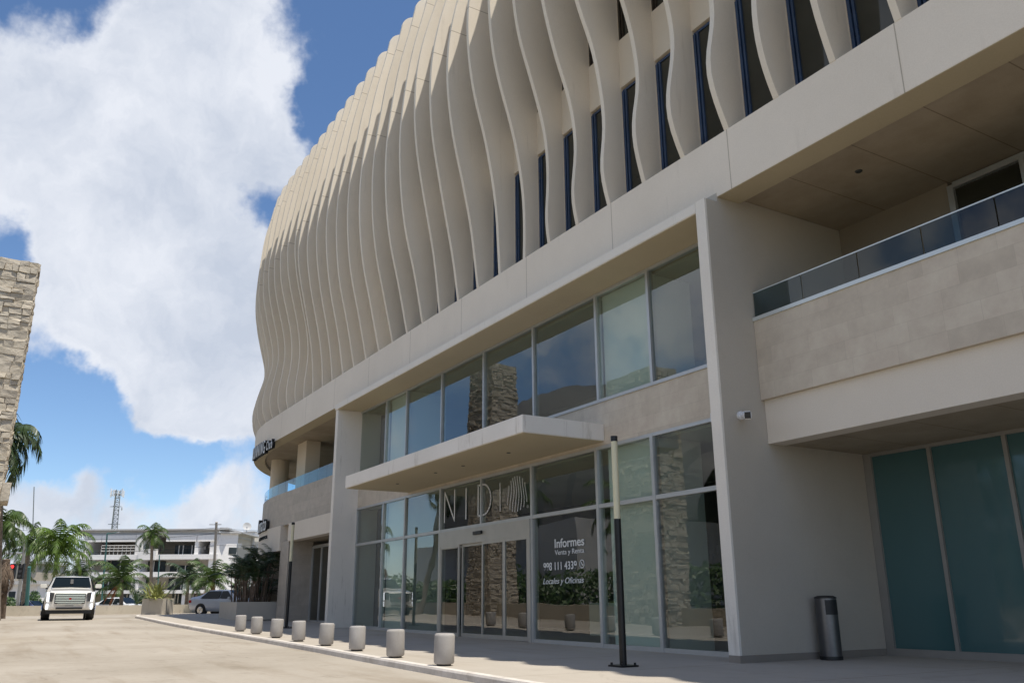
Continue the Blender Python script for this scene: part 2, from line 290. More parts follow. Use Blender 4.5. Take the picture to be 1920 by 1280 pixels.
# ------------------------------------------------------------------ mesh helpers
class MB:
    def __init__(s): s.v = []; s.f = []
    def add(s, vs, fs):
        b = len(s.v); s.v += [tuple(p) for p in vs]; s.f += [tuple(i+b for i in f) for f in fs]; return s
    def box(s, x0, x1, y0, y1, z0, z1):
        return s.add([(x0, y0, z0), (x1, y0, z0), (x1, y1, z0), (x0, y1, z0), (x0, y0, z1), (x1, y0, z1), (x1, y1, z1), (x0, y1, z1)],
                     [(0, 3, 2, 1), (4, 5, 6, 7), (0, 1, 5, 4), (1, 2, 6, 5), (2, 3, 7, 6), (3, 0, 4, 7)])
    def obox(s, o, ux, uy, uz):
        o = Vector(o); P = [o, o+ux, o+ux+uy, o+uy]; P += [p+uz for p in P]
        return s.add(P, [(0, 3, 2, 1), (4, 5, 6, 7), (0, 1, 5, 4), (1, 2, 6, 5), (2, 3, 7, 6), (3, 0, 4, 7)])
    def tube(s, pts, rad, n=8, caps=True):
        pts = [Vector(p) for p in pts]; rings = []
        for i, p in enumerate(pts):
            a = pts[max(i-1, 0)]; b = pts[min(i+1, len(pts)-1)]; t = (b-a).normalized()
            ref = Vector((0, 0, 1)) if abs(t.z) < .9 else Vector((1, 0, 0))
            u = t.cross(ref).normalized(); v = t.cross(u); r = rad[i] if isinstance(rad, (list, tuple)) else rad
            rings.append([p+(u*math.cos(2*math.pi*k/n)+v*math.sin(2*math.pi*k/n))*r for k in range(n)])
        V = [q for rg in rings for q in rg]; F = []
        for i in range(len(pts)-1):
            for k in range(n): F.append((i*n+k, i*n+(k+1) % n, (i+1)*n+(k+1) % n, (i+1)*n+k))
        if caps: F.append(tuple(range(n-1, -1, -1))); F.append(tuple((len(pts)-1)*n+k for k in range(n)))
        return s.add(V, F)
    def lathe(s, prof, c=(0, 0, 0), n=24):
        V = []; F = []
        for r, z in prof:
            for k in range(n): V.append((c[0]+r*math.cos(2*math.pi*k/n), c[1]+r*math.sin(2*math.pi*k/n), c[2]+z))
        for i in range(len(prof)-1):
            for k in range(n): F.append((i*n+k, i*n+(k+1) % n, (i+1)*n+(k+1) % n, (i+1)*n+k))
        F.append(tuple(range(n-1, -1, -1))); F.append(tuple((len(prof)-1)*n+k for k in range(n)))
        return s.add(V, F)
    def quad(s, a, b, c, d): return s.add([a, b, c, d], [(0, 1, 2, 3)])
    def build(s, name, mat, parent=None, smooth=False, bevel=0.0, loc=None):
        me = bpy.data.meshes.new(name); me.from_pydata([tuple(v) for v in s.v], [], s.f); me.update()
        bm = bmesh.new(); bm.from_mesh(me); bmesh.ops.recalc_face_normals(bm, faces=bm.faces)
        if bevel: bmesh.ops.bevel(bm, geom=[e for e in bm.edges if len(e.link_faces) == 2 and e.calc_face_angle(0) > .6], offset=bevel, segments=2, affect='EDGES', clamp_overlap=True)
        bm.to_mesh(me); bm.free()
        me.materials.append(mat); o = bpy.data.objects.new(name, me); C.objects.link(o)
        if smooth:
            for p in me.polygons: p.use_smooth = True
            try: me.set_sharp_from_angle(angle=R(40))
            except Exception: pass
        if parent: o.parent = parent
        if loc is not None: o.location = loc
        return o
def tag(o, label=None, cat=None, group=None, kind=None):
    if label: o['label'] = label
    if cat: o['category'] = cat
    if group: o['group'] = group
    if kind: o['kind'] = kind
    return o
def empty(name, loc=(0, 0, 0), rz=0.0, label=None, cat=None, group=None):
    o = bpy.data.objects.new(name, None); C.objects.link(o); o.location = loc; o.rotation_euler = (0, 0, rz); o.empty_display_size = .2
    return tag(o, label, cat, group)
def tree_copy(o, parent=None):
    c = o.copy(); C.objects.link(c)
    if parent: c.parent = parent
    for ch in list(o.children): tree_copy(ch, c)
    return c
def text_obj(body, size, ext, mat, parent, name='letter', sx=1.0, shear=0.0, off=0.0, align='LEFT'):
    cu = bpy.data.curves.new(name, 'FONT'); cu.body = body; cu.size = size; cu.extrude = ext; cu.shear = shear; cu.offset = off; cu.align_x = align
    o = bpy.data.objects.new(name, cu); C.objects.link(o)
    dg = bpy.context.evaluated_depsgraph_get(); me = bpy.data.meshes.new_from_object(o.evaluated_get(dg))
    C.objects.unlink(o); bpy.data.objects.remove(o)
    for v in me.vertices: v.co.x *= sx
    me.materials.clear(); me.materials.append(mat)
    m = bpy.data.objects.new(name, me); C.objects.link(m); m.parent = parent
    return m

def sstep(t): t = min(max(t, 0), 1); return t*t*(3-2*t)
def gz(x, y):                 # pavement level: rises gently along the building
    t = min(max((-x-12)/40, 0), 1); a = .30+.15*min(max(-y/6, 0), 1); q = min(max((-x-45)/12, 0), 1)
    return (a*(1-q)+.43*q)*t**1.5
KH = .12                      # kerb height

# ------------------------------------------------------------------ ground
kerb = [(14, -6.6), (2, -6.52), (-8, -6.44), (-11.2, -6.39), (-12.7, -6.32), (-14.8, -6.23), (-17.65, -6.11), (-21.6, -5.92), (-26.9, -5.82), (-33.8, -5.8), (-40.8, -5.82), (-46, -5.74), (-52, -5.6), (-57, -5.2), (-61, -4.6), (-64, -3.9), (-66.5, -3.6)]
def dense(pts, step):
    o = []
    for (a, b) in zip(pts, pts[1:]):
        n = max(1, int(math.dist(a, b)/step)); o += [(a[0]+(b[0]-a[0])*i/n, a[1]+(b[1]-a[1])*i/n) for i in range(n)]
    return o+[pts[-1]]
kd = dense(kerb, 1.0)
def grid(xs, ys, zf):
    m = MB(); V = [(x, y, zf(x, y)) for x in xs for y in ys]; n = len(ys)
    F = [(i*n+j, i*n+j+1, (i+1)*n+j+1, (i+1)*n+j) for i in range(len(xs)-1) for j in range(n-1)]
    return m.add(V, F)
MB().add([(-900, -900, -.6), (700, -900, -.6), (700, 900, -.6), (-900, 900, -.6)], [(0, 1, 2, 3)]).build('ground', M_earth).__setitem__('kind', 'structure')
xs = [-120+2*i for i in range(76)]; ys = [-40+1.5*i for i in range(50)]
tag(grid(xs, ys, lambda x, y: gz(x, y)-KH).build('road', M_road, smooth=True), 'pale stained concrete driveway running along the building', kind='structure')
m = MB(); V = []; F = []
rows = 14
for i, (x, y) in enumerate(kd):
    yi = 12.0
    for j in range(rows+1):
        t = j/rows; yy = (y+.16)*(1-t)+yi*t; V.append((x, yy, gz(x, yy)))
for i in range(len(kd)-1):
    for j in range(rows):
        a = i*(rows+1)+j; F.append((a, a+1, a+rows+2, a+rows+1))
m.add(V, F); o = m.build('sidewalk', M_walk, smooth=True); tag(o, kind='structure')
m = MB(); V = []; F = []
for i, (x, y) in enumerate(kd):
    z = gz(x, y); V += [(x, y-.035, z-KH-.1), (x, y-.02, z-.03), (x, y, z+.004), (x, y+.165, z+.004), (x, y+.165, z-.1)]
for i in range(len(kd)-1):
    for j in range(4): a = i*5+j; F.append((a, a+1, a+6, a+5))
e = (len(kd)-1)*5; F.append((0, 1, 2, 3, 4)); F.append((e+4, e+3, e+2, e+1, e))
m.add(V, F); tag(m.build('kerb', M_kerb), kind='structure')

# ------------------------------------------------------------------ main building
BLD = empty('office_building', (0, 0, 0), label='large cream building with wavy vertical concrete fins above a glazed ground entrance', cat='building')
XA, RAD = -47.5, 21.2
def pp(s, o):
    """plan point: s metres leftwards along the front (straight, then round the corner), o outwards"""
    if s <= -XA: return Vector((-s, -o, 0)), Vector((0, -1, 0)), Vector((-1, 0, 0))
    a = (s+XA)/RAD; n = Vector((-math.sin(a), -math.cos(a), 0)); t = Vector((-math.cos(a), math.sin(a), 0))
    c = Vector((XA, RAD, 0)); return c+n*(RAD+o), n, t
def sweep(prof, s0, s1, step=1.2, close=True):
    m = MB(); ss = [s0]; e = -XA
    if s1 > e:
        if s0 < e: ss.append(e)
        st = max(s0, e); n = max(1, int((s1-st)/step)); ss += [st+(s1-st)*(i+1)/n for i in range(n)]
    else: ss.append(s1)
    V = []; n = len(prof); F = []
    for s in ss:
        for o, z in prof: p, _, _ = pp(s, o); V.append((p.x, p.y, z))
    for i in range(len(ss)-1):
        for k in range(n if close else n-1): F.append((i*n+k, i*n+(k+1) % n, (i+1)*n+(k+1) % n, (i+1)*n+k))
    if close: F.append(tuple(range(n-1, -1, -1))); F.append(tuple((len(ss)-1)*n+k for k in range(n)))
    return m.add(V, F)
def rect(o0, o1, z0, z1): return [(o1, z0), (o1, z1), (o0, z1), (o0, z0)]
SMAX = 47.5+21.2*1.9
# upper fascia band and floor slab above
sweep([(.77, 9.5), (.77, 10.92), (-.3, 10.92), (-.3, 10.6), (.1, 10.6), (.1, 9.5)], -25, SMAX).build('fascia_band', M_band, BLD)
sweep([(.762, 9.488), (.762, 9.5-.001), (.105, 9.499), (.105, 9.488)], -25, SMAX).build('band_underside', M_soffy, BLD)
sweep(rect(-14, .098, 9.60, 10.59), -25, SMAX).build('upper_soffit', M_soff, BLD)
# fin wall: spandrels + piers, windows between
XK = lambda k: -8.88-1.413*(k-1)
KWIN = range(-3, 16)
z_win = [(10.92, 14.5), (16.0, 19.6), (21.1, 24.7)]
for (z0, z1) in ((14.5, 16.0), (19.6, 21.1), (24.7, 26.0)):
    sweep(rect(-.3, .25, z0, z1), -25, SMAX).build('spandrel', M_wall, BLD)
s_end = -(XK(16))
m = MB()
for (z0, z1) in z_win:
    a = sweep(rect(-.3, .248, z0, z1), s_end-.08, SMAX); m.add(a.v, a.f)
    a = sweep(rect(-.3, .248, z0, z1), -25, -XK(-3)-.0); m.add(a.v, a.f)
    for k in KWIN: m.box(XK(k)-.34, XK(k)+.08, -.248, .3, z0, z1)
m.build('upper_wall', M_wall, BLD)
for fl, (z0, z1) in enumerate(z_win):
    for k in KWIN:
        if fl == 1 and k > 11: continue
        if fl == 2 and k > 8: continue
        xl = XK(k+1)+.08; xr = XK(k)-.34
        f = MB()
        f.box(xl-.005, xl+.07, -.225, .1, z0, z1-.11).box(xl+.095, xl+.15, -.20, .1, z0, z1-.11).box(xr-.05, xr, -.2, .1, z0, z1-.11).box(xl-.005, xr, -.19, .1, z1-.11, z1-.05)
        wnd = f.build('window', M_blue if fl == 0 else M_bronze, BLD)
        MB().box(xl+.15, xr-.05, -.16, -.12, z0, z1-.11).build('pane', M_wglass, wnd)
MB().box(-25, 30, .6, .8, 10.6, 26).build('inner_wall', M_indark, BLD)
sweep(rect(-30, .1, 26.0, 26.18), -30, SMAX).build('roof', M_wall, BLD)
# fins ---------------------------------------------------------------------
T = {  # x : [(z, outward)] traced edge of single fins
 4: [(10.92, .77), (11.8, .95), (13, 1.25), (14.5, 1.3), (16, 1.1), (18, 1.2), (20, 1.7), (21.5, 1.75)],
 -8.9: [(10.92, .78), (11.2, .87), (11.6, 1.0), (12.2, 1.13), (13, 1.22), (14, 1.18), (15.2, 1.05), (17, 1.1), (19, 1.6), (21, 1.9)],
 -10.27: [(10.92, .78), (11.3, .95), (11.8, 1.09), (12.5, 1.17), (13.1, 1.15), (14.2, 1.0), (15.5, .98), (17, 1.2), (19, 1.65), (21, 1.92)],
 -11.64: [(10.92, .77), (11.7, 1.08), (12.3, 1.19), (12.8, 1.13), (13.4, .96), (13.9, .88), (14.4, .9), (15.5, 1.1), (17, 1.4), (19, 1.8), (21, 1.93)],
 -13.01: [(10.92, .77), (11.6, 1.07), (12.1, 1.14), (12.7, 1.08), (13.4, .91), (14, .83), (14.7, .87), (15.5, 1.05), (17, 1.5), (19, 1.88), (21, 1.93)],
 -14.45: [(10.92, .77), (11.8, .98), (12.3, 1.02), (12.8, .97), (13.4, .81), (14, .77), (14.9, .86), (15.9, 1.10), (17.5, 1.65), (19, 1.92), (21, 1.93)],
 -15.8: [(10.92, .77), (11.6, .95), (12.1, .97), (12.9, .84), (13.8, .84), (14.9, .99), (15.6, 1.12), (16.8, 1.58), (18, 1.85), (19.5, 1.98), (21, 1.9)],
 -17.21: [(10.92, .78), (11.6, .92), (12.3, .87), (13.2, .75), (14.2, .82), (15, 1.0), (16, 1.35), (17.7, 1.76), (19.3, 1.98), (21, 1.9)],
 -18.66: [(10.92, .78), (11.6, .87), (12.6, .78), (13.7, .77), (14.5, .86), (15.4, 1.08), (16.5, 1.42), (17.5, 1.72), (18.7, 1.9), (20, 1.97), (21.5, 1.85)],
 -20.1: [(10.92, .74), (11.9, .71), (13, .74), (14.3, .92), (15.5, 1.21), (16.6, 1.55), (17.8, 1.82), (19.1, 1.95), (20, 1.98), (21.5, 1.82)],
 -21.5: [(10.92, .77), (12, .82), (13.1, .88), (14.3, 1.05), (15.6, 1.31), (17, 1.70), (18.6, 1.95), (20.4, 1.99), (21.7, 1.78)],
 -22.95: [(10.92, .78), (11.6, .86), (13, 1.05), (14.7, 1.41), (15.8, 1.68), (16.9, 1.88), (18.4, 2.03), (19.8, 2.0), (20.8, 1.86), (21.7, 1.68)],
 -24.4: [(10.92, .77), (12.3, .97), (14.2, 1.36), (15.7, 1.66), (16.8, 1.86), (18.1, 1.99), (19.6, 2.0), (21, 1.84), (22.4, 1.55)],
 -25.86: [(10.92, .78), (12.7, 1.0), (14, 1.24), (15.2, 1.5), (17.2, 1.86), (18.6, 1.97), (20.4, 1.93), (22.0, 1.66)],
 -27.25: [(10.92, .78), (12.8, 1.16), (14.4, 1.57), (15.5, 1.75), (16.6, 1.86), (18.4, 1.93), (20.7, 1.76), (22.4, 1.5)],
 -30.1: [(10.92, .75), (12.8, 1.2), (14.6, 1.62), (16.1, 1.82), (17.6, 1.9), (19.4, 1.84), (21, 1.66), (22.4, 1.48)],
 -34.4: [(10.92, .75), (12.7, 1.12), (14.8, 1.63), (16.5, 1.85), (17.8, 1.92), (19.4, 1.86), (21, 1.66), (22.4, 1.46)],
 -38.6: [(10.92, .73), (12, .8), (13.4, 1.03), (15.5, 1.54), (17, 1.83), (18.2, 1.93), (19.6, 1.86), (21, 1.66), (22.4, 1.44)],
 -40: [(10.92, .74), (12, .79), (13.4, .98), (15.5, 1.45), (17, 1.8), (18.2, 1.95), (19.6, 1.88), (21, 1.66), (22.4, 1.44)],
 -41.45: [(10.92, .73), (11.7, .76), (13.2, .64), (14.5, .78), (16, 1.16), (17.2, 1.46), (18.8, 1.72), (20.4, 1.7), (22, 1.5)],
 -44.2: [(10.92, .68), (11.4, .82), (12.2, .84), (13.2, .7), (14.3, .7), (15.5, .9), (17.9, 1.55), (19.7, 1.72), (21, 1.62), (22.4, 1.42)],
 -49: [(10.92, .68), (11.5, .95), (12.3, 1.02), (13.4, .8), (14.5, .55), (15.5, .66), (17, 1.05), (18.5, 1.4), (20, 1.5), (21.5, 1.42)],
 -56: [(10.92, .72), (11.5, 1.02), (12.3, 1.12), (13.4, .85), (14.5, .5), (15.5, .55), (17, .95), (18.5, 1.3), (20, 1.42), (21.5, 1.38)],
 -95: [(10.92, .77), (11.5, 1.0), (12.3, 1.15), (13.4, .9), (14.5, .6), (15.5, .6), (17, 1.0), (18.5, 1.4), (20, 1.5), (21.5, 1.4)],
}
ZG = [10.92+i*(25.55-10.92)/46 for i in range(47)]
def resample(pts):
    pts = sorted(pts)+[(23.6, 1.24), (24.5, 1.04), (25.6, .84)]
    def f(z):
        if z <= pts[0][0]: return pts[0][1]
        for i in range(len(pts)-1):
            if pts[i][0] <= z <= pts[i+1][0]:
                t = (z-pts[i][0])/(pts[i+1][0]-pts[i][0]); p0 = pts[max(i-1, 0)]; p1 = pts[i]; p2 = pts[i+1]; p3 = pts[min(i+2, len(pts)-1)]
                h = p2[0]-p1[0]; m1 = (p2[1]-p0[1])/(p2[0]-p0[0]+1e-9)*h; m2 = (p3[1]-p1[1])/(p3[0]-p1[0]+1e-9)*h
                return (2*t**3-3*t*t+1)*p1[1]+(t**3-2*t*t+t)*m1+(-2*t**3+3*t*t)*p2[1]+(t**3-t*t)*m2
        return pts[-1][1]
    a = [f(z) for z in ZG]
    for _ in range(2): a = [a[0]]+[(a[i-1]+2*a[i]+a[i+1])/4 for i in range(1, len(a)-1)]+[a[-1]]
    return a
TK = sorted((-x, resample(p)) for x, p in T.items())
def outw(s):
    if s <= TK[0][0]: return TK[0][1]
    for (a, A), (b, B) in zip(TK, TK[1:]):
        if a <= s <= b: t = (s-a)/(b-a); return [p*(1-t)+q*t for p, q in zip(A, B)]
    return TK[-1][1]
for k in range(-6, 48):
    s = -XK(k)
    if s > 83: break
    prof = list(zip(outw(s), ZG))
    oe, ze = prof[-1]
    for j in range(1, 9):
        a = j/8*math.pi/2; prof.append((oe-.75*(1-math.cos(a))-.05*j/8, ze+.68*math.sin(a)))
    prof.append((-.5, 26.26))
    V = []; F = []; H = .07; IN = .2
    _, n, t = pp(s, 0)
    for o_, z in prof:
        p, _, _ = pp(s, o_); q, _, _ = pp(s, min(IN, o_-.02))
        V += [tuple(p+t*H+Vector((0, 0, z))), tuple(p-t*H+Vector((0, 0, z))), tuple(q-t*H+Vector((0, 0, z))), tuple(q+t*H+Vector((0, 0, z)))]
    for i in range(len(prof)-1):
        a = i*4
        F += [(a, a+1, a+5, a+4), (a+1, a+2, a+6, a+5), (a+3, a, a+4, a+7), (a+2, a+3, a+7, a+6)]
    F.append((0, 3, 2, 1)); e = (len(prof)-1)*4; F.append((e, e+1, e+2, e+3))
    o = MB().add(V, F).build('facade_fin', M_fin, BLD, smooth=True)

# entrance frame (portal) --------------------------------------------------
XR, XI, XL = -12.15, -12.44, -35.0
MB().box(XL-.3, XI, -1.15, -.005, 9.14, 9.38).build('portal_lintel', M_frame, BLD, bevel=.012)
MB().box(XL, XI, -1.13, .3, 9.125, 9.14-.001).build('portal_soffit', M_soffy, BLD)
MB().box(XI, XR-.004, -1.153, -1.10, .13, 9.383).build('pier_front', M_frame, BLD); MB().box(XI, XR-.004, -1.10, -.775, .13, 9.383).box(XI, XR-.004, -.775, 3.019, .13, 9.59).box(XI, XR-.004, 3.019, 3.21, 4.2, 9.59).build('portal_pier', M_side, BLD)  # front strip in the lighter render, side in the one with shade painted in
MB().box(XI+.002, XR+.001, -1.158, 3.018, -.05, .128).build('skirting', M_skirt, BLD)
MB().box(XL-.3, XL, -1.1, .9, 0, 9.139).build('portal_pier', M_frame, BLD, bevel=.01)
# glazing ------------------------------------------------------------------
xm_up = [-35.0, -32.15, -30.12, -27.03, -23.92, -20.85, -17.67, -15.48, XI]
xm_lo = [-35.0, -32.08, -29.97, -26.98, -21.03, -17.85, -15.62, XI]
fr = MB()
for x in xm_up[1:-1]: fr.box(x-.045, x+.045, -.06, .12, 6.12, 9.12)
fr.box(XL, XI, -.055, .12, 6.09, 6.17).box(XL, XI, -.05, .12, 9.05, 9.12)
for x in xm_lo[1:-1]:
    fr.box(x-.05, x+.05, -.065, .12, gz(x, 0)-.02, 4.92)
fr.box(XL, XI, -.055, .12, 4.86, 4.94).box(XL, XI, -.055, .12, 3.37, 3.47)
for a, b in zip(xm_lo, xm_lo[1:]):
    if abs(a+26.98) < .1: continue
    z = gz(b, 0); fr.box(a, b, -.05, .12, z-.02, gz(a, 0)+.09)
    fr.box(a+.001, a+.06, -.045, .12, z, 4.9)
fr.build('glazing_frame', M_mull, BLD)
for a, b in zip(xm_up, xm_up[1:]): MB().box(a+.02, b-.02, .0, .015, 6.13, 9.1).build('glass_pane', M_glass, BLD)
for a, b in zip(xm_lo, xm_lo[1:]):
    if abs(a+26.98) < .1:
        mid = -24.05; MB().box(a+.02, mid-.03, 0, .015, 3.42, 4.9).build('glass_pane', M_glass, BLD); MB().box(mid+.03, b-.02, 0, .015, 3.42, 4.9).build('glass_pane', M_glass, BLD)
        MB().box(mid-.045, mid+.045, -.06, .12, 3.47, 4.86).build('mullion', M_mull, BLD); continue
    MB().box(a+.02, b-.02, 0, .015, .0, 3.42).build('glass_pane', M_glass, BLD); MB().box(a+.02, b-.02, 0, .015, 3.42, 4.9).build('glass_pane', M_glass, BLD)
MB().box(XL, XI, -.02, .3, 4.94, 6.09).build('stone_spandrel', M_tile, BLD)
MB().box(-29.8, -17.5, -2.5, -.021, 5.06, 5.5).build('entrance_canopy', M_canopy, BLD, bevel=.012)
MB().box(-29.75, -17.55, -2.45, -.022, 5.045, 5.06-.001).build('canopy_soffit', M_soffy, BLD)
m = MB()
for x, y in ((-27.6, -1.4), (-24.6, -1.4), (-22.9, -1.3), (-20.2, -1.3)): m.lathe([(.05, 5.03), (.06, 5.045)], (x, y, 0), 12)
m.build('downlight', M_darkf, BLD)
# sliding doors
DR = [(-26.98, -21.03)]
d = MB(); z0 = .06
d.box(-26.93, -21.08, -.10, .1, 2.9, 3.37).box(-26.93, -26.80, -.10, .1, z0, 2.9).box(-21.2, -21.08, -.10, .1, 0, 2.9)
d.box(-26.80, -25.43, -.07, .05, 2.8, 2.9)
dh = d.build('door_surround', M_door, BLD)
MB().box(-24.4, -23.85, -.16, -.101, 3.13, 3.24).build('motion_sensor', M_blkpl, BLD, bevel=.01)
for a, b, yo in ((-26.80, -25.45, -.06), (-25.40, -23.93, .02), (-23.91, -22.56, -.06), (-22.56, -21.2, -.06)):
    f = MB(); t = .075
    f.box(a, a+t, yo-.03, yo+.03, .05, 2.9).box(b-t, b, yo-.03, yo+.03, .05, 2.9).box(a+t, b-t, yo-.03, yo+.03, .05, .17).box(a+t, b-t, yo-.03, yo+.03, 2.82, 2.9)
    dd = f.build('sliding_door', M_door, BLD)
    MB().box(a+t, b-t, yo-.005, yo+.008, .17, 2.82).build('pane', M_glass, dd)
    MB().box(b-t-.02, b-t, yo-.035, yo+.035, .17, 2.82).build('gasket', M_darkf, dd)
# interior seen through the glass
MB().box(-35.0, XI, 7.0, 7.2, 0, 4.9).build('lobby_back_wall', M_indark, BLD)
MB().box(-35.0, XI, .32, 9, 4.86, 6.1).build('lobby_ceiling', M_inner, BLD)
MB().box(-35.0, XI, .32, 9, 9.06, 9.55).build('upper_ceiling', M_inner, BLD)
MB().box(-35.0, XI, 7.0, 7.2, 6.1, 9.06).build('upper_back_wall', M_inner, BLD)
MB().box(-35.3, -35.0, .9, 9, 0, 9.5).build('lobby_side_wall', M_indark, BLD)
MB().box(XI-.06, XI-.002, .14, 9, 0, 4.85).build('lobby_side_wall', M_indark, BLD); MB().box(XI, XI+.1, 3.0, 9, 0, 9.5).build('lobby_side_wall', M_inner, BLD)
for a, b in ((-17.60, -15.60), (-32.05, -30.15)):
    MB().box(a, b, .16, 1.5, .0, 4.86).build('lobby_column', M_panel, BLD); MB().box(a, b, .16, 1.5, 6.1, 9.06).build('lobby_column', M_panel, BLD)
MB().box(-14.6, XI, 1.2, 3.4, 7.9, 9.06).build('ceiling_bulkhead', M_inner, BLD)
MB().box(-34.2, -32.4, .6, 2.6, 0, 4.86).box(-34.2, -32.6, .6, 2.6, 6.1, 8.7).build('lobby_partition', M_indark, BLD)
MB().box(-24, -20.4, 4.0, 5.2, 0, 1.05).build('reception_desk', M_panel, BLD, bevel=.02)
# right-hand block: recessed shopfront, balcony over it
MB().box(XR+.002, 22, .10, .55, 4.15, 5.05).build('balcony_beam', M_beam, BLD)
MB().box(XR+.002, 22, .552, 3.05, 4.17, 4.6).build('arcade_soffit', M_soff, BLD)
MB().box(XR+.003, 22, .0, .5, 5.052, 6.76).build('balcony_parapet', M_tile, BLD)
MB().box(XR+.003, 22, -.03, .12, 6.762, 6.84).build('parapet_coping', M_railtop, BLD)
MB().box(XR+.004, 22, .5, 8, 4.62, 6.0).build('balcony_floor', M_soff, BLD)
xr = [XR+.02]+[-10.83+1.335*i for i in range(14)]
for a, b in zip(xr, xr[1:]): MB().box(a+.012, b-.012, .03, .045, 6.842, 7.39).build('railing_glass', M_rail, BLD)
MB().box(XR+.02, 8, .025, .05, 7.392, 7.415).build('railing_edge', M_railtop, BLD)
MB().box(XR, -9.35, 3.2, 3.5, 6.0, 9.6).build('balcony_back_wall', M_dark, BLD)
MB().box(XR-.1, 22, 8.0, 8.2, 0, 9.6).build('balcony_inner_wall', M_indark, BLD)
f = MB().box(-9.35, -9.22, 3.15, 3.35, 6.0, 9.5).box(-9.22, 20, 3.15, 3.35, 9.42, 9.55)
for x in (-7.78, -6.2, -4.6, -3.0): f.box(x-.05, x+.05, 3.15, 3.35, 6.0, 9.42)
wf = f.build('balcony_window', M_mull, BLD); MB().box(-9.22, 20, 3.24, 3.26, 6.0, 9.42).build('pane', M_wglass, wf)
MB().box(XR, -11.96, 3.02, 3.3, 0.0, 4.16).box(-11.96, 22, 3.02, 3.3, 4.09, 4.165).box(-11.96, 22, 3.02, 3.3, 0, .14).box(-10.62, -10.54, 3.02, 3.3, .14, 4.09).box(-9.05, -8.97, 3.02, 3.3, .14, 4.09).box(-7.5, -7.42, 3.02, 3.3, .14, 4.09).build('shopfront_frame', M_shopf, BLD)
for a, b in ((-11.96, -10.62), (-10.54, -9.05), (-8.97, -7.5), (-7.42, -1)): MB().box(a, b, 3.08, 3.12, .14, 4.09).build('shopfront_panel', M_teal, BLD)
m = MB()
for x, y in ((-9.95, 1.1),): m.lathe([(.06, 9.575), (.08, 9.6)], (x, y, 0), 12)
m.build('soffit_light', M_darkf, BLD)
# left-hand block, curving away
sweep([(.0, 5.05), (.0, 6.80), (-.4, 6.80), (-.4, 5.05)], 35.3, SMAX).build('curved_parapet', M_tile2, BLD)
sweep([(.10, 4.15), (.10, 5.049), (-.4, 5.049), (-.4, 4.15)], 35.3, 44.6).build('curved_beam', M_beam, BLD)
sweep([(.10, 3.75), (.10, 5.049), (-.5, 5.049), (-.5, 3.75)], 46.0, SMAX).build('curved_beam', M_beam, BLD)
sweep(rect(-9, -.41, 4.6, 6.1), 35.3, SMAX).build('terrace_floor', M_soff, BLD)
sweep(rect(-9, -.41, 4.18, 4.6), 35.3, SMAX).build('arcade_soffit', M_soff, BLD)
s = 35.4
while s < 70:
    a = sweep(rect(-.045, -.03, 6.81, 7.4), s+.012, s+1.34-.012, step=.7); a.build('railing_glass', M_rail2, BLD); s += 1.34
sweep(rect(-5.3, -5.0, 6.1, 9.6), 35.3, SMAX).build('terrace_back_wall', M_wall, BLD)
f = MB().box(-44, -38.5, 4.9, 4.98, 6.2, 8.6); f.build('terrace_window', M_wglass, BLD)
MB().box(-46.9, -45.35, .8, 1.6, 6.1, 9.6).build('terrace_column', M_wall, BLD, bevel=.015)
MB().lathe([(.55, 6.1), (.55, 9.6)], (-53.0, 1.6, 0), 32).build('round_column', M_wall, BLD, smooth=True)
# ground floor, left
MB().box(-46.0, -44.6, -.02, 1.28, 0, 4.19).build('stone_pier', M_tile2, BLD)
MB().box(-44.6, -35.3, 3.4, 3.6, 0, 4.19).build('shop_back_wall', M_indark, BLD)
f = MB().box(-44.58, -44.4, 1.2, 1.35, .2, 3.9).box(-43.1, -42.98, 1.2, 1.35, .2, 3.8).box(-44.4, -35.3, 1.2, 1.35, 3.8, 3.95).box(-44.4, -35.3, 1.2, 1.35, .15, .28).box(-41.4, -41.3, 1.2, 1.35, .28, 3.8).box(-39.8, -39.7, 1.2, 1.35, .28, 3.8)
wf = f.build('shop_door_frame', M_mull, BLD); MB().box(-44.4, -35.3, 1.25, 1.27, .28, 3.8).build('pane', M_wglass, wf)
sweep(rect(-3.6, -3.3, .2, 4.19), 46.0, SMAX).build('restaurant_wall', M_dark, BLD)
MB().box(-53.2, -52.2, .9, 1.9, .2, 4.19).build('stone_pier', M_tile2, BLD)
# plain mass behind, so that the block really shades the street
MB().box(-46, 24, 9.0, 40, 0, 26.0).build('rear_block', M_wall, BLD)

# ------------------------------------------------------------------ signs on the building
def arc_text(body, s_right, o, z, size, sx, ext, adv, name_label, cat, mat_face=M_white, mat_back=M_black, small=None):
    e = empty('wall_sign', (0, 0, 0), label=name_label, cat=cat)
    s = s_right
    for ch in reversed(body):
        a = adv.get(ch, adv['*'])
        if ch != ' ':
            p, n, t = pp(s+a/2, o)
            Mx = Matrix((( -t.x, 0, n.x, p.x), (-t.y, 0, n.y, p.y), (0, 1, 0, z), (0, 0, 0, 1)))
            b = text_obj(ch, size, ext, mat_back, e, 'letter', sx=sx, off=.012, align='CENTER'); b.matrix_local = Mx
            fc = text_obj(ch, size, .006, mat_face, b, 'letter_face', sx=sx, align='CENTER'); fc.location = (0, 0, ext+.008)
        s += a
    p, n, t = pp(s_right, 0); off = Vector((p.x, p.y, z))
    e.location = off
    for c in e.children: c.location = Vector(c.location)-off
    return e
arc_text('RUNNING', 46.95, .90, 9.02, 1.02, .58, .10, {'*': .50, 'I': .24, 'R': .46}, 'black and white letters reading RUNNING on the edge of the curved band', 'sign')
arc_text('Club', 45.6, .90, 9.10, .72, .62, .08, {'*': .34, 'l': .20}, 'smaller black and white letters reading Club after RUNNING on the curved band', 'sign')
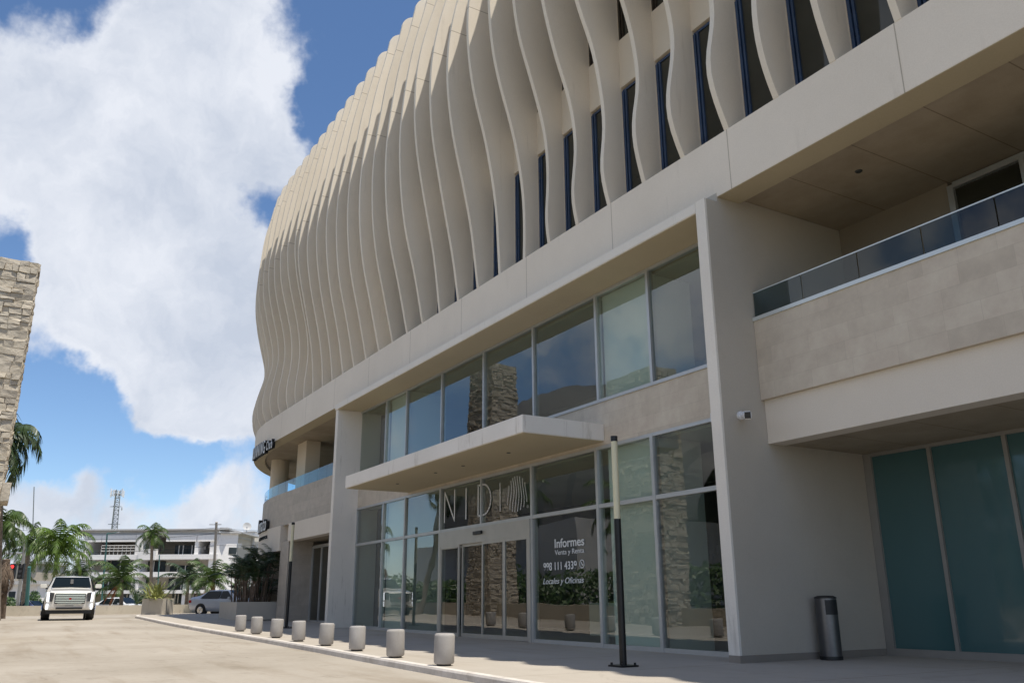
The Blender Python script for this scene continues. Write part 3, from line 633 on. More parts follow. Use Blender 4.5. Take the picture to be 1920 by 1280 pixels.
arc_text('Donato', 48.6, .11, 5.0, 1.15, .85, .10, {'*': .56, 't': .38, 'D': .68}, 'black and white restaurant letters reading Donato on the curved parapet', 'sign')
arc_text('ENOTECA', 48.4, .125, 4.55, .24, 1.0, .02, {'*': .42}, 'tiny dark lettering under the Donato letters', 'sign', mat_face=M_blkpl)

nd_ = empty('glass_lettering', (-24, -.02, 4.2), label='thin white letters NID with a wavy line emblem above the sliding doors', cat='lettering')
def L2(pts, wd, m, y=-.012):     # flat stroke on the pane
    for (x0, z0), (x1, z1) in zip(pts, pts[1:]):
        d = Vector((x1-x0, 0, z1-z0)); n = Vector((-d.z, 0, d.x)).normalized()*wd/2; e = d.normalized()*wd*.3
        a = Vector((x0+24, y, z0-4.2))-e; b = Vector((x1+24, y, z1-4.2))+e
        m.add([a-n, b-n, b+n, a+n, a-n+Vector((0, .008, 0)), b-n+Vector((0, .008, 0)), b+n+Vector((0, .008, 0)), a+n+Vector((0, .008, 0))],
              [(0, 3, 2, 1), (4, 5, 6, 7), (0, 1, 5, 4), (1, 2, 6, 5), (2, 3, 7, 6), (3, 0, 4, 7)])
m = MB(); L2([(-26.66, 3.70), (-26.66, 4.72)], .056, m); L2([(-26.64, 4.70), (-25.93, 3.72)], .056, m); L2([(-25.92, 3.70), (-25.92, 4.72)], .056, m); m.build('letter', M_white, nd_)
m = MB(); L2([(-25.10, 3.70), (-25.10, 4.68)], .056, m); m.build('letter', M_white, nd_)
m = MB(); L2([(-24.27, 3.72), (-24.27, 4.68)], .056, m)
L2([(-24.29, 4.68), (-23.95, 4.68)]+[(-23.95+.5*math.sin(a), 4.2+.48*math.cos(a)) for a in [math.pi*i/12 for i in range(13)]]+[(-24.29, 3.72)], .056, m); m.build('letter', M_white, nd_)
m = MB(); L2([(-22.87, 3.75), (-22.87, 4.6)], .03, m); m.build('divider', M_white, nd_)
m = MB()
for i in range(8):
    x = -22.38+i*.145; h = .52*math.sqrt(max(.06, 1-((i-3.5)/4.1)**2)); pts = []
    for j in range(15):
        z = 4.17-h+2*h*j/14; pts.append((x+.05*math.sin((z-4.17)*5.5+i*.45), z))
    L2(pts, .027, m)
m.build('emblem', M_white, nd_)
m = MB(); L2([(-21.27+.035*math.cos(a), 3.74+.035*math.sin(a)) for a in [2*math.pi*i/10 for i in range(11)]], .02, m); m.build('trademark_dot', M_white, nd_)
inf = empty('glass_lettering', (-20.5, -.015, 1.5), label='white notice reading Informes Venta y Renta with a telephone number beside the doors', cat='lettering')
def gtext(body, x0, x1, z, size, shear=0.0, off=0.0):
    t = text_obj(body, size, .004, M_white, inf, 'text_line', shear=shear, off=off)
    xsv = [v.co.x for v in t.data.vertices]; wd = max(xsv)-min(xsv); k = (x1-x0)/wd; mn = min(xsv)
    for v in t.data.vertices: v.co.x = (v.co.x-mn)*k
    t.rotation_euler = (math.pi/2, 0, 0); t.location = (x0+20.5, 0, z-1.5); return t
gtext('Informes', -19.92, -18.54, 2.50, .33, off=.004); gtext('Venta y Renta', -19.92, -18.55, 2.31, .19)
gtext('998 111 4339', -20.5, -18.9, 1.92, .29, off=.003); gtext('Locales y Oficinas', -20.53, -18.6, 1.56, .22, shear=.3)
m = MB(); ph = MB()
def ring(cx, cz, r, wd, m, n=20, a0=0, a1=2*math.pi):
    P = [(cx+r*math.cos(a0+(a1-a0)*i/n), cz+r*math.sin(a0+(a1-a0)*i/n)) for i in range(n+1)]
    for (x0, z0), (x1, z1) in zip(P, P[1:]):
        d = Vector((x1-x0, 0, z1-z0)); nn = Vector((-d.z, 0, d.x)).normalized()*wd/2
        a = Vector((x0+20.5, 0, z0-1.5)); b = Vector((x1+20.5, 0, z1-1.5)); m.add([a-nn, b-nn, b+nn, a+nn, a-nn+Vector((0, .008, 0)), b-nn+Vector((0, .008, 0)), b+nn+Vector((0, .008, 0)), a+nn+Vector((0, .008, 0))], [(0, 3, 2, 1), (4, 5, 6, 7), (0, 1, 5, 4), (1, 2, 6, 5), (2, 3, 7, 6), (3, 0, 4, 7)])
ring(-18.67, 2.03, .10, .022, m, a0=-2.2, a1=3.75); ring(-18.62, 2.08, .075, .03, m, n=8, a0=math.pi, a1=math.pi*1.5)
m.build('phone_icon', M_white, inf)

# ------------------------------------------------------------------ security camera on the pier
sc = empty('security_camera', (XR, -.64, 4.66), label='small white security camera bracketed on the side of the entrance pier', cat='camera')
MB().lathe([(.09, 0), (.09, .05), (.05, .07), (.05, .12)], n=16).build('base', M_wpaint, sc).rotation_euler = (0, R(90), 0)
o = MB().box(-.08, .30, -.075, .075, -.08, .08).build('housing', M_wpaint, sc, bevel=.02); o.location = (.22, -.05, -.03); o.rotation_euler = (0, R(12), R(-42))
l = MB().box(.301, .315, -.06, .06, -.065, .065).build('lens', M_blkpl, o)
s2 = empty('wall_speaker', (XI, -.95, 4.67), label='tiny white sensor box on the inner face of the entrance pier', cat='sensor')
MB().box(-.16, .0, -.08, .08, -.12, .10).build('housing', M_wpaint, s2, bevel=.02); MB().lathe([(.05, -.02), (.05, .0)], (-.08, 0, -.121), 12).build('lens', M_lens, s2)

# ------------------------------------------------------------------ bollards
bl = [(-14.75, -5.91), (-17.24, -5.78), (-19.81, -5.63), (-22.31, -5.51), (-24.76, -5.46), (-27.13, -5.41), (-30.0, -5.25), (-32.43, -5.17)]
bn = ['nearest and largest grey concrete bollard at the right end of the row', 'second concrete bollard from the right end of the kerb row', 'third concrete bollard from the right end of the kerb row',
      'fourth concrete bollard from the right, in line with the left entrance pier', 'fifth concrete bollard from the right, just right of the farther lamp post', 'sixth concrete bollard from the right, just left of the farther lamp post',
      'seventh concrete bollard, next to last at the left end with a dark nick', 'last and smallest concrete bollard at the left end of the row']
proto = None
for i, ((x, y), lb) in enumerate(zip(bl, bn)):
    if proto is None:
        proto = empty('bollard')
        MB().lathe([(.150, .028), (.172, .036), (.185, .06), (.187, .3), (.187, .50), (.180, .53), (.165, .545), (.05, .55)], n=36).build('body', M_conc, proto, smooth=True)
        MB().lathe([(.13, -.02), (.13, .029)], n=24).build('foot', M_blkpl, proto)
        b = proto
    else: b = tree_copy(proto)
    b.location = (x, y, gz(x, y)+.003); b.rotation_euler = (R(1.3*math.sin(i*2.3)), R(1.2*math.cos(i*3.1)), i*1.1); tag(b, lb, 'bollard', 'concrete bollards along the kerb')

# ------------------------------------------------------------------ lamp posts
def lamp(x, y, lb):
    e = empty('lamp_post', (x, y, gz(x, y)), label=lb, cat='lamp post', group='lamp posts in front of the building')
    MB().lathe([(.064, .03), (.064, 2.55)], n=20).build('post', M_black, e, smooth=True)
    MB().lathe([(.061, 2.551), (.061, 3.99)], n=20).build('diffuser', M_lampg, e, smooth=True)
    MB().lathe([(.066, 3.991), (.066, 4.09)], n=20).build('cap', M_black, e, smooth=True)
    m = MB().box(-.19, .19, -.19, .19, 0, .03)
    m.build('base_plate', M_black, e)
    b = MB()
    for a in (-1, 1):
        for c in (-1, 1): b.lathe([(.022, .03), (.022, .07)], (a*.145, c*.145, 0), 6)
    b.build('bolts', M_black, e)
    return e
lamp(-12.75, -3.39, 'near black lamp post with a cream tube top, right of the telephone notice')
lamp(-35.0, -2.75, 'distant black lamp post with a cream tube top beyond the left entrance pier')

# ------------------------------------------------------------------ litter bin
e = empty('litter_bin', (-11.85, .95, .0), rz=R(20), label='tall brushed steel litter bin with black top against the pier side wall', cat='litter bin')
MB().lathe([(.205, .07), (.205, 1.13)], n=36).build('body', M_steel, e, smooth=True)
MB().lathe([(.195, 0), (.212, .01), (.212, .07)], n=36).build('base_ring', M_blkpl, e, smooth=True)
MB().lathe([(.212, 1.131), (.212, 1.15), (.15, 1.18), (.05, 1.185)], n=36).build('lid', M_blkpl, e, smooth=True)
m = MB(); V = []; F = []
for i in range(11):
    a = R(-75+i*8.2)
    for z in (.83, 1.1): V.append((.209*math.cos(a), .209*math.sin(a), z))
    for z in (.83, 1.1): V.append((.19*math.cos(a), .19*math.sin(a), z))
for i in range(10):
    a = i*4; F += [(a, a+1, a+5, a+4), (a+2, a+3, a+7, a+6), (a, a+2, a+6, a+4), (a+1, a+3, a+7, a+5)]
m.add(V, F).build('opening', M_blkpl, e)

# ------------------------------------------------------------------ stone pylons and low walls
def rough_wall(m, o, ux, L_, H_, nrm, th=.085, seed=1, hmin=.09, hmax=.26):
    rnd = random.Random(seed); z = 0
    while z < H_:
        h = min(rnd.uniform(hmin, hmax), H_-z)
        if H_-z-h < .12: h = H_-z
        u = 0
        while u < L_:
            l = min(rnd.uniform(.14, .62), L_-u)
            if L_-u-l < .16: l = L_-u
            hh = h
            parts = [(0, h)] if rnd.random() < .7 or h < .25 else [(0, h*.5), (h*.5, h*.5)]
            for zo, hh in parts:
                d = rnd.uniform(0.0, th)*(rnd.random()**.6); g = .008
                b = Vector(o)+ux*(u+g)+Vector((0, 0, z+zo+g)); U = ux*(l-2*g); Zv = Vector((0, 0, hh-2*g)); Nn = nrm*(.02+d)
                j = lambda: Vector((rnd.uniform(-.02, .02), rnd.uniform(-.02, .02), rnd.uniform(-.02, .02)))+nrm*rnd.uniform(-.012, .012)
                base = [b, b+U, b+U+Zv, b+Zv]; top = [p+Nn+j() for p in base]
                c = sum(top, Vector())/4+nrm*rnd.uniform(-.015, .015)
                m.add(base+top+[c], [(0, 1, 5, 4), (1, 2, 6, 5), (2, 3, 7, 6), (3, 0, 4, 7), (4, 5, 8), (5, 6, 8), (6, 7, 8), (7, 4, 8)])
            u += l
        z += h
def pylon(name_lb, x1, x0, y1, y0, z0, H_, seed):
    e = empty('stone_pylon', (x1, y1, z0), label=name_lb, cat='stone pillar', group='rough stone pylons across the driveway')
    MB().box(x0-x1, 0, y0-y1, 0, 0, H_).build('core', M_rock, e)
    m = MB(); rough_wall(m, (0, y0-y1, 0), Vector((0, 1, 0)), y1-y0, H_, Vector((1, 0, 0)), seed=seed)
    m.build('stone_face', M_rock, e)
    m = MB(); rough_wall(m, (x0-x1, 0, 0), Vector((1, 0, 0)), x1-x0, H_, Vector((0, 1, 0)), seed=seed+5)
    m.build('stone_face', M_rock, e)
    return e
py = pylon('tall rough limestone pylon at the left edge with a small ledge block', -31, -34.4, -13.2, -14.75, .0, 12.05, 3)
m = MB(); rough_wall(m, (-1.5, .0, 4.15), Vector((1, 0, 0)), 1.5, .62, Vector((0, 1, 0)), seed=9, th=.03, hmin=.3, hmax=.35); m.box(-1.5, 0, 0, .25, 4.17, 4.75); rough_wall(m, (0, 0, 4.17), Vector((0, 1, 0)), .25, .58, Vector((1, 0, 0)), seed=10, th=.03, hmin=.5, hmax=.6)
m.build('ledge_block', M_rock, py)
pylon('second rough limestone pylon hidden behind the first, mirrored in the doors', -47.4, -50.6, -13.6, -15.5, .2, 16.0, 21)

def lowwall(pts, h, th, lb, zoff=0.0):
    m = MB(); P = dense(pts, 3.0)
    V = []; F = []
    for i, (x, y) in enumerate(P):
        a = P[max(i-1, 0)]; b = P[min(i+1, len(P)-1)]; d = Vector((b[0]-a[0], b[1]-a[1], 0)).normalized(); n = Vector((-d.y, d.x, 0))*th/2; z = gz(x, y)-KH+zoff
        for q, zz in ((Vector((x, y, 0))-n, z-.1), (Vector((x, y, 0))-n, z+h), (Vector((x, y, 0))+n, z+h), (Vector((x, y, 0))+n, z-.1)): V.append((q.x, q.y, zz))
    for i in range(len(P)-1):
        for k in range(4): F.append((i*4+k, i*4+(k+1) % 4, i*4+4+(k+1) % 4, i*4+4+k))
    F.append((0, 1, 2, 3)); e = (len(P)-1)*4; F.append((e+3, e+2, e+1, e)); m.add(V, F)
    return tag(m.build('low_wall', M_lowwall), lb, 'wall')
lowwall([(-74.4, -12.2), (-77.4, -8.2), (-78.8, -4.3), (-80.0, -1.6)], .72, .3, 'low beige wall closing the driveway behind the white vehicle')
lowwall([(-81.5, 0.4), (-88, 6.5), (-93, 12), (-100, 22)], .74, .3, 'low sunlit wall right of the spiky planter, behind the silver car')
lowwall([(-73.8, -12.4), (-60, -13.4), (-45, -14.2), (-5, -14.4), (20, -14.4)], .78, .3, 'long low beige wall across the driveway, mirrored in the glass')

# ------------------------------------------------------------------ planters
def planter(loc, rz, lx, ly, h, lb, zt=0):
    e = empty('planter', loc, rz, lb, 'planter')
    t = .12
    m = MB(); m.box(0, lx, 0, t, 0, h).box(0, lx, ly-t, ly, 0, h).box(0, t, t, ly-t, 0, h).box(lx-t, lx, t, ly-t, 0, h)
    m.build('box', M_plant, e); MB().box(t, lx-t, t, ly-t, 0, h-.08).build('soil', M_earth, e); return e
p1 = AT(264, 1151, 57); p2 = AT(303, 1151.5, 56.6); p3 = AT(317, 1149.5, 60)
rz1 = math.atan2(p2.y-p1.y, p2.x-p1.x)
pl1 = planter((p1.x, p1.y, p1.z-.02), rz1, (p2-p1).length, 1.15, 1.03, 'square concrete planter with a spiky plant at the end of the kerb')
pl2 = planter((-50.2, -1.95, .30), 0, 3.75, 2.1, .88, 'long shaded concrete planter against the curved corner of the building')

# ------------------------------------------------------------------ vegetation
def frond(mb, base, az, el, length, droop, wl, nleaf=22, hang=.5, rnd=random, curl=1.0):
    """one pinnate leaf: arching midrib, narrow leaflets on both sides"""
    pts = []; p = Vector(base); e = el; st = length/12
    for i in range(13):
        pts.append(p.copy()); p = p+Vector((math.cos(az)*math.cos(e), math.sin(az)*math.cos(e), math.sin(e)))*st; e -= droop/12*(0.5+i/8)*curl
    mb.tube(pts, [max(.004, length*.010*(1-i/14)) for i in range(13)], n=4, caps=False)
    for i in range(nleaf):
        t = (i+1.2)/(nleaf+1)*12; k = min(int(t), 11); q = pts[k].lerp(pts[k+1], t-k); d = (pts[k+1]-pts[k]).normalized()
        side = Vector((-math.sin(az), math.cos(az), 0)); up = side.cross(d)*-1
        ll = wl*math.sin(math.pi*min(.97, (.16+.80*t/12)))**.7
        for sg in (-1, 1):
            v = (side*sg*(.8+rnd.uniform(-.1, .1))+d*.55+Vector((0, 0, -hang*rnd.uniform(.4, 1.2)))).normalized()
            wdt = d*(length*.017); m1 = q+v*ll*.55; tip = q+v*ll+Vector((0, 0, -hang*ll*.35))
            mb.add([q-wdt, q+wdt, m1+wdt*.9, m1-wdt*.9, tip], [(0, 1, 2, 3), (3, 2, 4)])
def palm(base, top, name, lb, cat, r0, r1, nf, flen, mats=(M_frond,), el=(-.3, 1.2), droop=1.6, wl=.7, seed=0, shaft=0, bark=M_bark, dead=0, group=None, nleaf=22, hang=.6, azr=(0, 2*math.pi)):
    rnd = random.Random(seed); e = empty(name, base, label=lb, cat=cat, group=group); b = Vector(base); tp = Vector(top)-b
    pts = [tp*(i/8)+Vector((math.sin(i*.35)*.12*tp.length*.08, 0, 0)) for i in range(9)]; pts[-1] = tp.copy()
    MB().tube(pts, [r0+(r1-r0)*i/8+(.15*r0 if i == 0 else 0) for i in range(9)], n=10).build('trunk', bark, e, smooth=True)
    crown = tp.copy()
    if shaft: MB().tube([tp, tp+Vector((0, 0, shaft*.5)), tp+Vector((0, 0, shaft))], [r1*1.15, r1*1.3, r1*.7], n=10).build('crownshaft', M_shaft, e, smooth=True); crown = tp+Vector((0, 0, shaft*.95))
    m = MB()
    for i in range(nf):
        az = azr[0]+(azr[1]-azr[0])*((i*.381966) % 1)+rnd.uniform(-.2, .2); el_ = el[1]+(el[0]-el[1])*(i/nf)**.9
        frond(m, crown+Vector((0, 0, -.02*i)), az, el_, flen*rnd.uniform(.85, 1.1), droop*rnd.uniform(.8, 1.2), wl*rnd.uniform(.85, 1.1), nleaf=nleaf, hang=hang, rnd=rnd)
    m.build('crown', mats[0], e)
    if dead:
        m = MB()
        for i in range(dead): frond(m, crown+Vector((0, 0, -.3)), rnd.uniform(0, 6.28), -.5-rnd.random()*.5, flen*.75, .8, wl*.7, nleaf=nleaf, hang=.9, rnd=rnd)
        m.build('dead_fronds', M_dead, e)
    return e
GP = 'palms beyond the end of the driveway'
def at2(px, py, dep, zb=None):
    p = AT(px, py, dep)
    if zb is not None: p.z = zb
    return p
b = at2(102, 1100, 78, .2); t = at2(104, 1068, 78); palm(b, t, 'royal_palm', 'bright green royal palm with a pale crownshaft right behind the white vehicle', 'palm', .26, .17, 26, 4.3, (M_frondb,), el=(-.25, 1.45), droop=2.1, wl=.9, seed=1, shaft=2.3, group=GP, hang=.8)
b = at2(50, 1100, 84, .2); t = at2(52, 1040, 84); palm(b, t, 'royal_palm', 'darker palm at the left, half hidden by the bright royal palm', 'palm', .26, .2, 18, 3.4, (M_frond,), el=(-.4, 1.2), droop=1.8, wl=.8, seed=2, shaft=1.2, group=GP, hang=.9)
b = at2(4, 1100, 46, .1); t = at2(2, 845, 46); palm(b, t, 'tall_palm', 'tall palm behind the stone pylon with dark fronds hanging at its edge', 'palm', .2, .16, 20, 3.3, (M_frondd,), el=(-.9, 1.1), droop=2.5, wl=.85, seed=5, shaft=1.0, group=None, hang=1.2, nleaf=30)
b = at2(-6, 1100, 56, .1); t = at2(-4, 1000, 56); palm(b, t, 'palm_tree', 'green palm low at the left edge under the pylon', 'palm', .22, .18, 20, 2.7, (M_frond,), el=(-.8, 1.2), droop=2.1, wl=.8, seed=7, shaft=.8, hang=1.0, nleaf=28)
b = at2(8, 1118, 52, .0); t = at2(12, 1048, 52); palm(b, t, 'shaggy_palm', 'brown shaggy palm trunk with dead thatch at the far left', 'palm', .26, .22, 26, 1.9, (M_barkb,), el=(-1.4, -.6), droop=1.2, wl=.5, seed=9, bark=M_barkb, hang=1.2)
b = at2(228, 1140, 82, .1); t = at2(229, 1084, 82); palm(b, t, 'coconut_palm', 'coconut palm with an orange dead frond in front of the white building', 'palm', .2, .15, 17, 3.6, (M_frond,), el=(-.35, 1.35), droop=1.5, wl=.75, seed=13, dead=3, group=GP)
b = at2(284, 1125, 80, .1); t = at2(285, 1022, 80); palm(b, t, 'slim_palm', 'slim tall palm with a grey trunk above the spiky planter', 'palm', .17, .13, 13, 2.1, (M_frond,), el=(-.5, 1.45), droop=2.2, wl=.65, seed=17, shaft=1.1, group=GP)
b = at2(350, 1130, 84, .1); t = at2(353, 1082, 84); palm(b, t, 'coconut_palm', 'coconut palm behind the silver car, left of the pair', 'palm', .2, .15, 17, 3.0, (M_frondd,), el=(-.4, 1.3), droop=1.4, wl=.7, seed=23, group=GP)
b = at2(402, 1130, 78, .1); t = at2(400, 1083, 78); palm(b, t, 'coconut_palm', 'coconut palm behind the silver car, right of the pair, with rusty dead fronds', 'palm', .2, .15, 18, 3.1, (M_frond,), el=(-.35, 1.35), droop=1.5, wl=.75, seed=29, dead=3, group=GP)
b = at2(152, 1125, 92, .1); t = at2(150, 1072, 92); palm(b, t, 'coconut_palm', 'low dark palm between the white vehicle and the white building', 'palm', .2, .15, 16, 3.0, (M_frondd,), el=(-.4, 1.2), droop=1.6, wl=.8, seed=31, group=GP)
# far side of the driveway (seen mirrored in the glass)
for i, (x, y, h, sd) in enumerate(((-24, -22, 8.5, 41), (-54, -19, 9.0, 42), (-38.5, -17.5, 6.0, 43), (-18, -20, 7.0, 44))):
    palm((x, y, 0), (x+.3, y, h), 'coconut_palm', ['palm across the driveway nearest the camera side', 'farthest palm across the driveway beyond the pylons', 'palm between the two stone pylons across the driveway', 'palm across the driveway opposite the shopfront'][i], 'palm', .2, .16, 20, 3.4, (M_frond,), el=(-.6, 1.3), droop=1.7, wl=.8, seed=sd, group='palms across the driveway')
# spiky plant
e = empty('spiky_plant', at2(290, 1124, 57.4), label='yellow green spiky rosette plant filling the square planter', cat='plant'); m = MB(); rnd = random.Random(5)
for i in range(95):
    az = rnd.uniform(0, 6.28); el = rnd.uniform(.05, 1.35); ln = rnd.uniform(1.0, 1.75); c = Vector((rnd.uniform(-.4, .4), rnd.uniform(-.3, .3), rnd.uniform(-.1, .15)))
    d = Vector((math.cos(az)*math.cos(el), math.sin(az)*math.cos(el), math.sin(el))); sd = d.cross(Vector((0, 0, 1))).normalized()*.055
    mid = c+d*ln*.55+Vector((0, 0, .03)); tip = c+d*ln+Vector((0, 0, -.25*ln*math.cos(el)))
    m.add([c-sd*.7, c+sd*.7, mid+sd, mid-sd, tip], [(0, 1, 2, 3), (3, 2, 4)])
m.build('leaves', M_yucca, e)
# clumping palms in the long planter
for i, (x, y, h) in enumerate(((-49.6, -1.3, 2.4), (-48.9, -.6, 2.9), (-48.1, -1.2, 2.6), (-47.4, -.5, 3.1), (-46.9, -1.3, 2.3), (-50.6, .6, 2.6), (-52.0, .2, 2.3))):
    rnd = random.Random(60+i)
    e = empty('areca_palm', (x, y, 1.08 if i < 5 else .3), label=['dark clumping palm at the left end of the long planter', 'tall dark clumping palm second from the left in the long planter', 'dark clumping palm in the middle of the long planter',
        'tallest clumping palm beside the lamp post in the long planter', 'dark clumping palm at the front right corner of the long planter', 'dark clumping palm behind the long planter', 'dark clumping palm beyond the left end of the long planter'][i], cat='plant', group='dark clumping palms by the curved corner')
    st = MB(); m = MB()
    for k in range(9):
        bx, by = rnd.uniform(-.3, .3), rnd.uniform(-.3, .3); hh = h*rnd.uniform(.45, .8); lean = Vector((bx*1.2, by*1.2, hh))
        st.tube([(bx, by, -.1), Vector((bx, by, 0))+lean*.5, Vector((bx, by, 0))+lean], [.035, .03, .02], n=6)
        for q in range(4): frond(m, Vector((bx, by, 0))+lean, rnd.uniform(0, 6.28), rnd.uniform(.5, 1.4), rnd.uniform(.8, 1.3), 1.3, .30, nleaf=14, hang=.35, rnd=rnd)
    st.build('stems', M_barkb, e); m.build('foliage', M_frondd, e)
# bushes
def bush(c, rx, ry, rz, n, mat, lb, seed):
    rnd = random.Random(seed); m = MB()
    for i in range(n):
        u = Vector((rnd.gauss(0, 1), rnd.gauss(0, 1), rnd.gauss(0, 1))).normalized()*rnd.random()**.4
        p = Vector((u.x*rx, u.y*ry, abs(u.z)*rz)); a = Vector((rnd.uniform(-1, 1), rnd.uniform(-1, 1), rnd.uniform(-1, 1))).normalized()*.13; b_ = a.cross(Vector((rnd.random(), rnd.random(), 1))).normalized()*.07
        m.quad(p-a, p-b_, p+a, p+b_)
    e = empty('bush', c, label=lb, cat='bush'); m.build('foliage', mat, e); MB().tube([(0, 0, -.3), (0, 0, rz*.6)], .06, 6).build('stem', M_barkb, e); return e
bush(at2(17, 1128, 66, .25), 1.3, .8, 1.5, 900, M_hedge, 'dark clipped bush at the far left above the low wall', 1)
bush(at2(62, 1130, 88, .2), 1.6, 1, 2.4, 1100, M_hedge, 'green bush between the traffic light and the white vehicle', 2)
bush(at2(200, 1130, 92, .2), 1.6, 1, 2.0, 900, M_frondd, 'dark bush right of the white vehicle', 3)
bush(at2(262, 1128, 90, .2), 2.2, 1, 2.6, 1100, M_frondd, 'dark bush left of the spiky planter', 4)
bush(at2(452, 1110, 84, .2), 3, 1, 4.0, 1500, M_frondd, 'dark shrub mass behind the clumping palms', 5)

# ------------------------------------------------------------------ vehicles
def loft(sections):
    """sections: list of closed rings (same count) -> skin"""
    m = MB(); n = len(sections[0]); V = [p for s_ in sections for p in s_]; F = []
    for i in range(len(sections)-1):
        for k in range(n): F.append((i*n+k, i*n+(k+1) % n, (i+1)*n+(k+1) % n, (i+1)*n+k))
    F.append(tuple(range(n-1, -1, -1))); F.append(tuple((len(sections)-1)*n+k for k in range(n)))
    return m.add(V, F)
def ringsec(x, w_, zb, zbelt, wr, zr):
    h = [(0, zb), (w_*.86, zb), (w_*.97, zb+.12), (w_, zb+.35*(zbelt-zb)), (w_*.985, zbelt-.06), (w_*.955, zbelt), (wr+.02, zr-.10), (wr*.93, zr-.025), (0, zr)]
    return [(x, a, b) for a, b in h]+[(x, -a, b) for a, b in reversed(h[1:-1])]
def wheel(e, x, y, r, wd):
    sg = 1 if y > 0 else -1
    wl = empty('wheel', (x, y, r)); wl.parent = e
    t = MB().lathe([(r*.62, -wd/2), (r*.96, -wd/2), (r, -wd*.3), (r, wd*.3), (r*.96, wd/2), (r*.62, wd/2)], n=28).build('tyre', M_tyre, wl, smooth=True); t.rotation_euler = (R(90), 0, 0)
    m = MB().lathe([(r*.64, -.01), (r*.64, .03)], n=24)
    for k in range(6):
        a = k*math.pi/3; m.obox((math.cos(a)*.0-.03*math.sin(a), .03*math.cos(a), .03), Vector((math.cos(a), math.sin(a), 0))*r*.6, Vector((math.sin(a), -math.cos(a), 0))*.06, Vector((0, 0, .03)))
    q = m.build('rim', M_chrome, wl); q.rotation_euler = (R(-90*sg), 0, 0); q.location = (0, sg*(wd/2-.02), 0)
    return wl
def suv(loc, rz):
    e = empty('white_suv', loc, rz, 'large pearl white vehicle with chrome grille facing the camera on the driveway', 'car')
    k = 1/S; sec = []
    for x, w_, zb, zbelt, wr, zr in ((-2.58, .90, .55, 1.05, .72, 1.12), (-2.55, .96, .42, 1.15, .74, 1.62), (-2.45, .99, .36, 1.18, .75, 1.80), (-1.6, 1.01, .33, 1.18, .76, 1.86), (0.0, 1.01, .33, 1.18, .76, 1.88), (.35, 1.01, .33, 1.18, .75, 1.86), (.6, 1.01, .33, 1.19, .74, 1.81),
                                     (1.10, 1.01, .33, 1.20, .80, 1.36), (1.25, 1.01, .33, 1.18, .86, 1.31), (1.7, 1.0, .33, 1.17, .87, 1.28), (2.1, 1.0, .33, 1.15, .86, 1.23), (2.38, .99, .36, 1.12, .82, 1.19), (2.50, .97, .40, 1.08, .78, 1.15), (2.57, .90, .46, 1.02, .72, 1.08)):
        sec.append([(a*k, b*k, c*k) for a, b, c in ringsec(x, w_, zb, zbelt, wr, zr)])
    loft(sec).build('body', M_pearl, e, smooth=True)
    Q = lambda pts: [Vector((a*k, b*k, c*k)) for a, b, c in pts]
    def plate(pts, nm, mat, th=.02, par=None):
        P = Q(pts); n = (P[1]-P[0]).cross(P[2]-P[0]).normalized()*th
        return MB().add(P+[p+n for p in P], [(0, 1, 2, 3), (7, 6, 5, 4), (0, 4, 5, 1), (1, 5, 6, 2), (2, 6, 7, 3), (3, 7, 4, 0)]).build(nm, mat, par or e)
    plate([(1.10, -.80, 1.36), (1.10, .80, 1.36), (.62, .69, 1.79), (.62, -.69, 1.79)], 'windshield', M_cglass, .045)
    for sg in (1, -1):
        for a, b, c_, d_ in ((1.0, .05, .48, .05), (-.02, -1.0, -.02, -1.0), (-1.08, -2.3, -1.08, -2.15)):
            pts = [(a, sg*1.0, 1.2), (b, sg*1.0, 1.2), (d_, sg*.80, 1.76), (c_, sg*.80, 1.76)]
            plate(pts if sg < 0 else [pts[1], pts[0], pts[3], pts[2]], 'side_window', M_cglass, .02)
        mi = empty('door_mirror', (.85*k, sg*1.12*k, 1.42*k)); mi.parent = e
        MB().box(-.09, .09, -.16, .16, -.11, .11).build('housing', M_pearl, mi, bevel=.03); MB().box(-.03, .03, -.22 if sg > 0 else .1, -.1 if sg > 0 else .22, -.16, -.08).build('arm', M_blkpl, mi)
        h = plate([(2.61, sg*.68, .74), (2.60, sg*.80, .74), (2.55, sg*.82, 1.12), (2.58, sg*.63, 1.10)][::(1 if sg > 0 else -1)], 'headlight', M_lens, .05)
        plate([(2.60, sg*.80, .74), (2.575, sg*.885, .74), (2.51, sg*.905, 1.13), (2.55, sg*.825, 1.13)][::(1 if sg > 0 else -1)], 'daytime_lamp', M_led, .06)
        plate([(2.60, sg*.83, .42), (2.58, sg*.90, .42), (2.57, sg*.90, .65), (2.59, sg*.83, .65)][::(1 if sg > 0 else -1)], 'fog_lamp', M_led, .05)
        MB().tube([(-2.2*k, sg*.70*k, 1.90*k), (-1*k, sg*.70*k, 1.94*k), (.2*k, sg*.69*k, 1.91*k)], .02, 6).build('roof_rail', M_chrome, e)
        for wx in (1.55, -1.5):
            MB().tube([(wx*k, sg*.72*k, .42*k), (wx*k, sg*1.015*k, .42*k)], .47*k, 28).build('wheel_arch', M_blkpl, e)
            wheel(e, wx*k, sg*.905*k, .40*k, .29*k)
    g = MB().box(2.55*k, 2.615*k, -.60*k, .60*k, .66*k, 1.08*k).build('grille', M_blkpl, e, bevel=.02)
    m = MB()
    for i in range(5): z = (.70+i*.072)*k; m.box(2.60*k, 2.635*k, -.575*k, .575*k, z, z+.036*k)
    m.box(2.6*k, 2.64*k, -.60*k, .60*k, 1.06*k, 1.09*k).box(2.6*k, 2.64*k, -.48*k, .48*k, .64*k, .665*k); m.build('grille_bars', M_chrome, g)
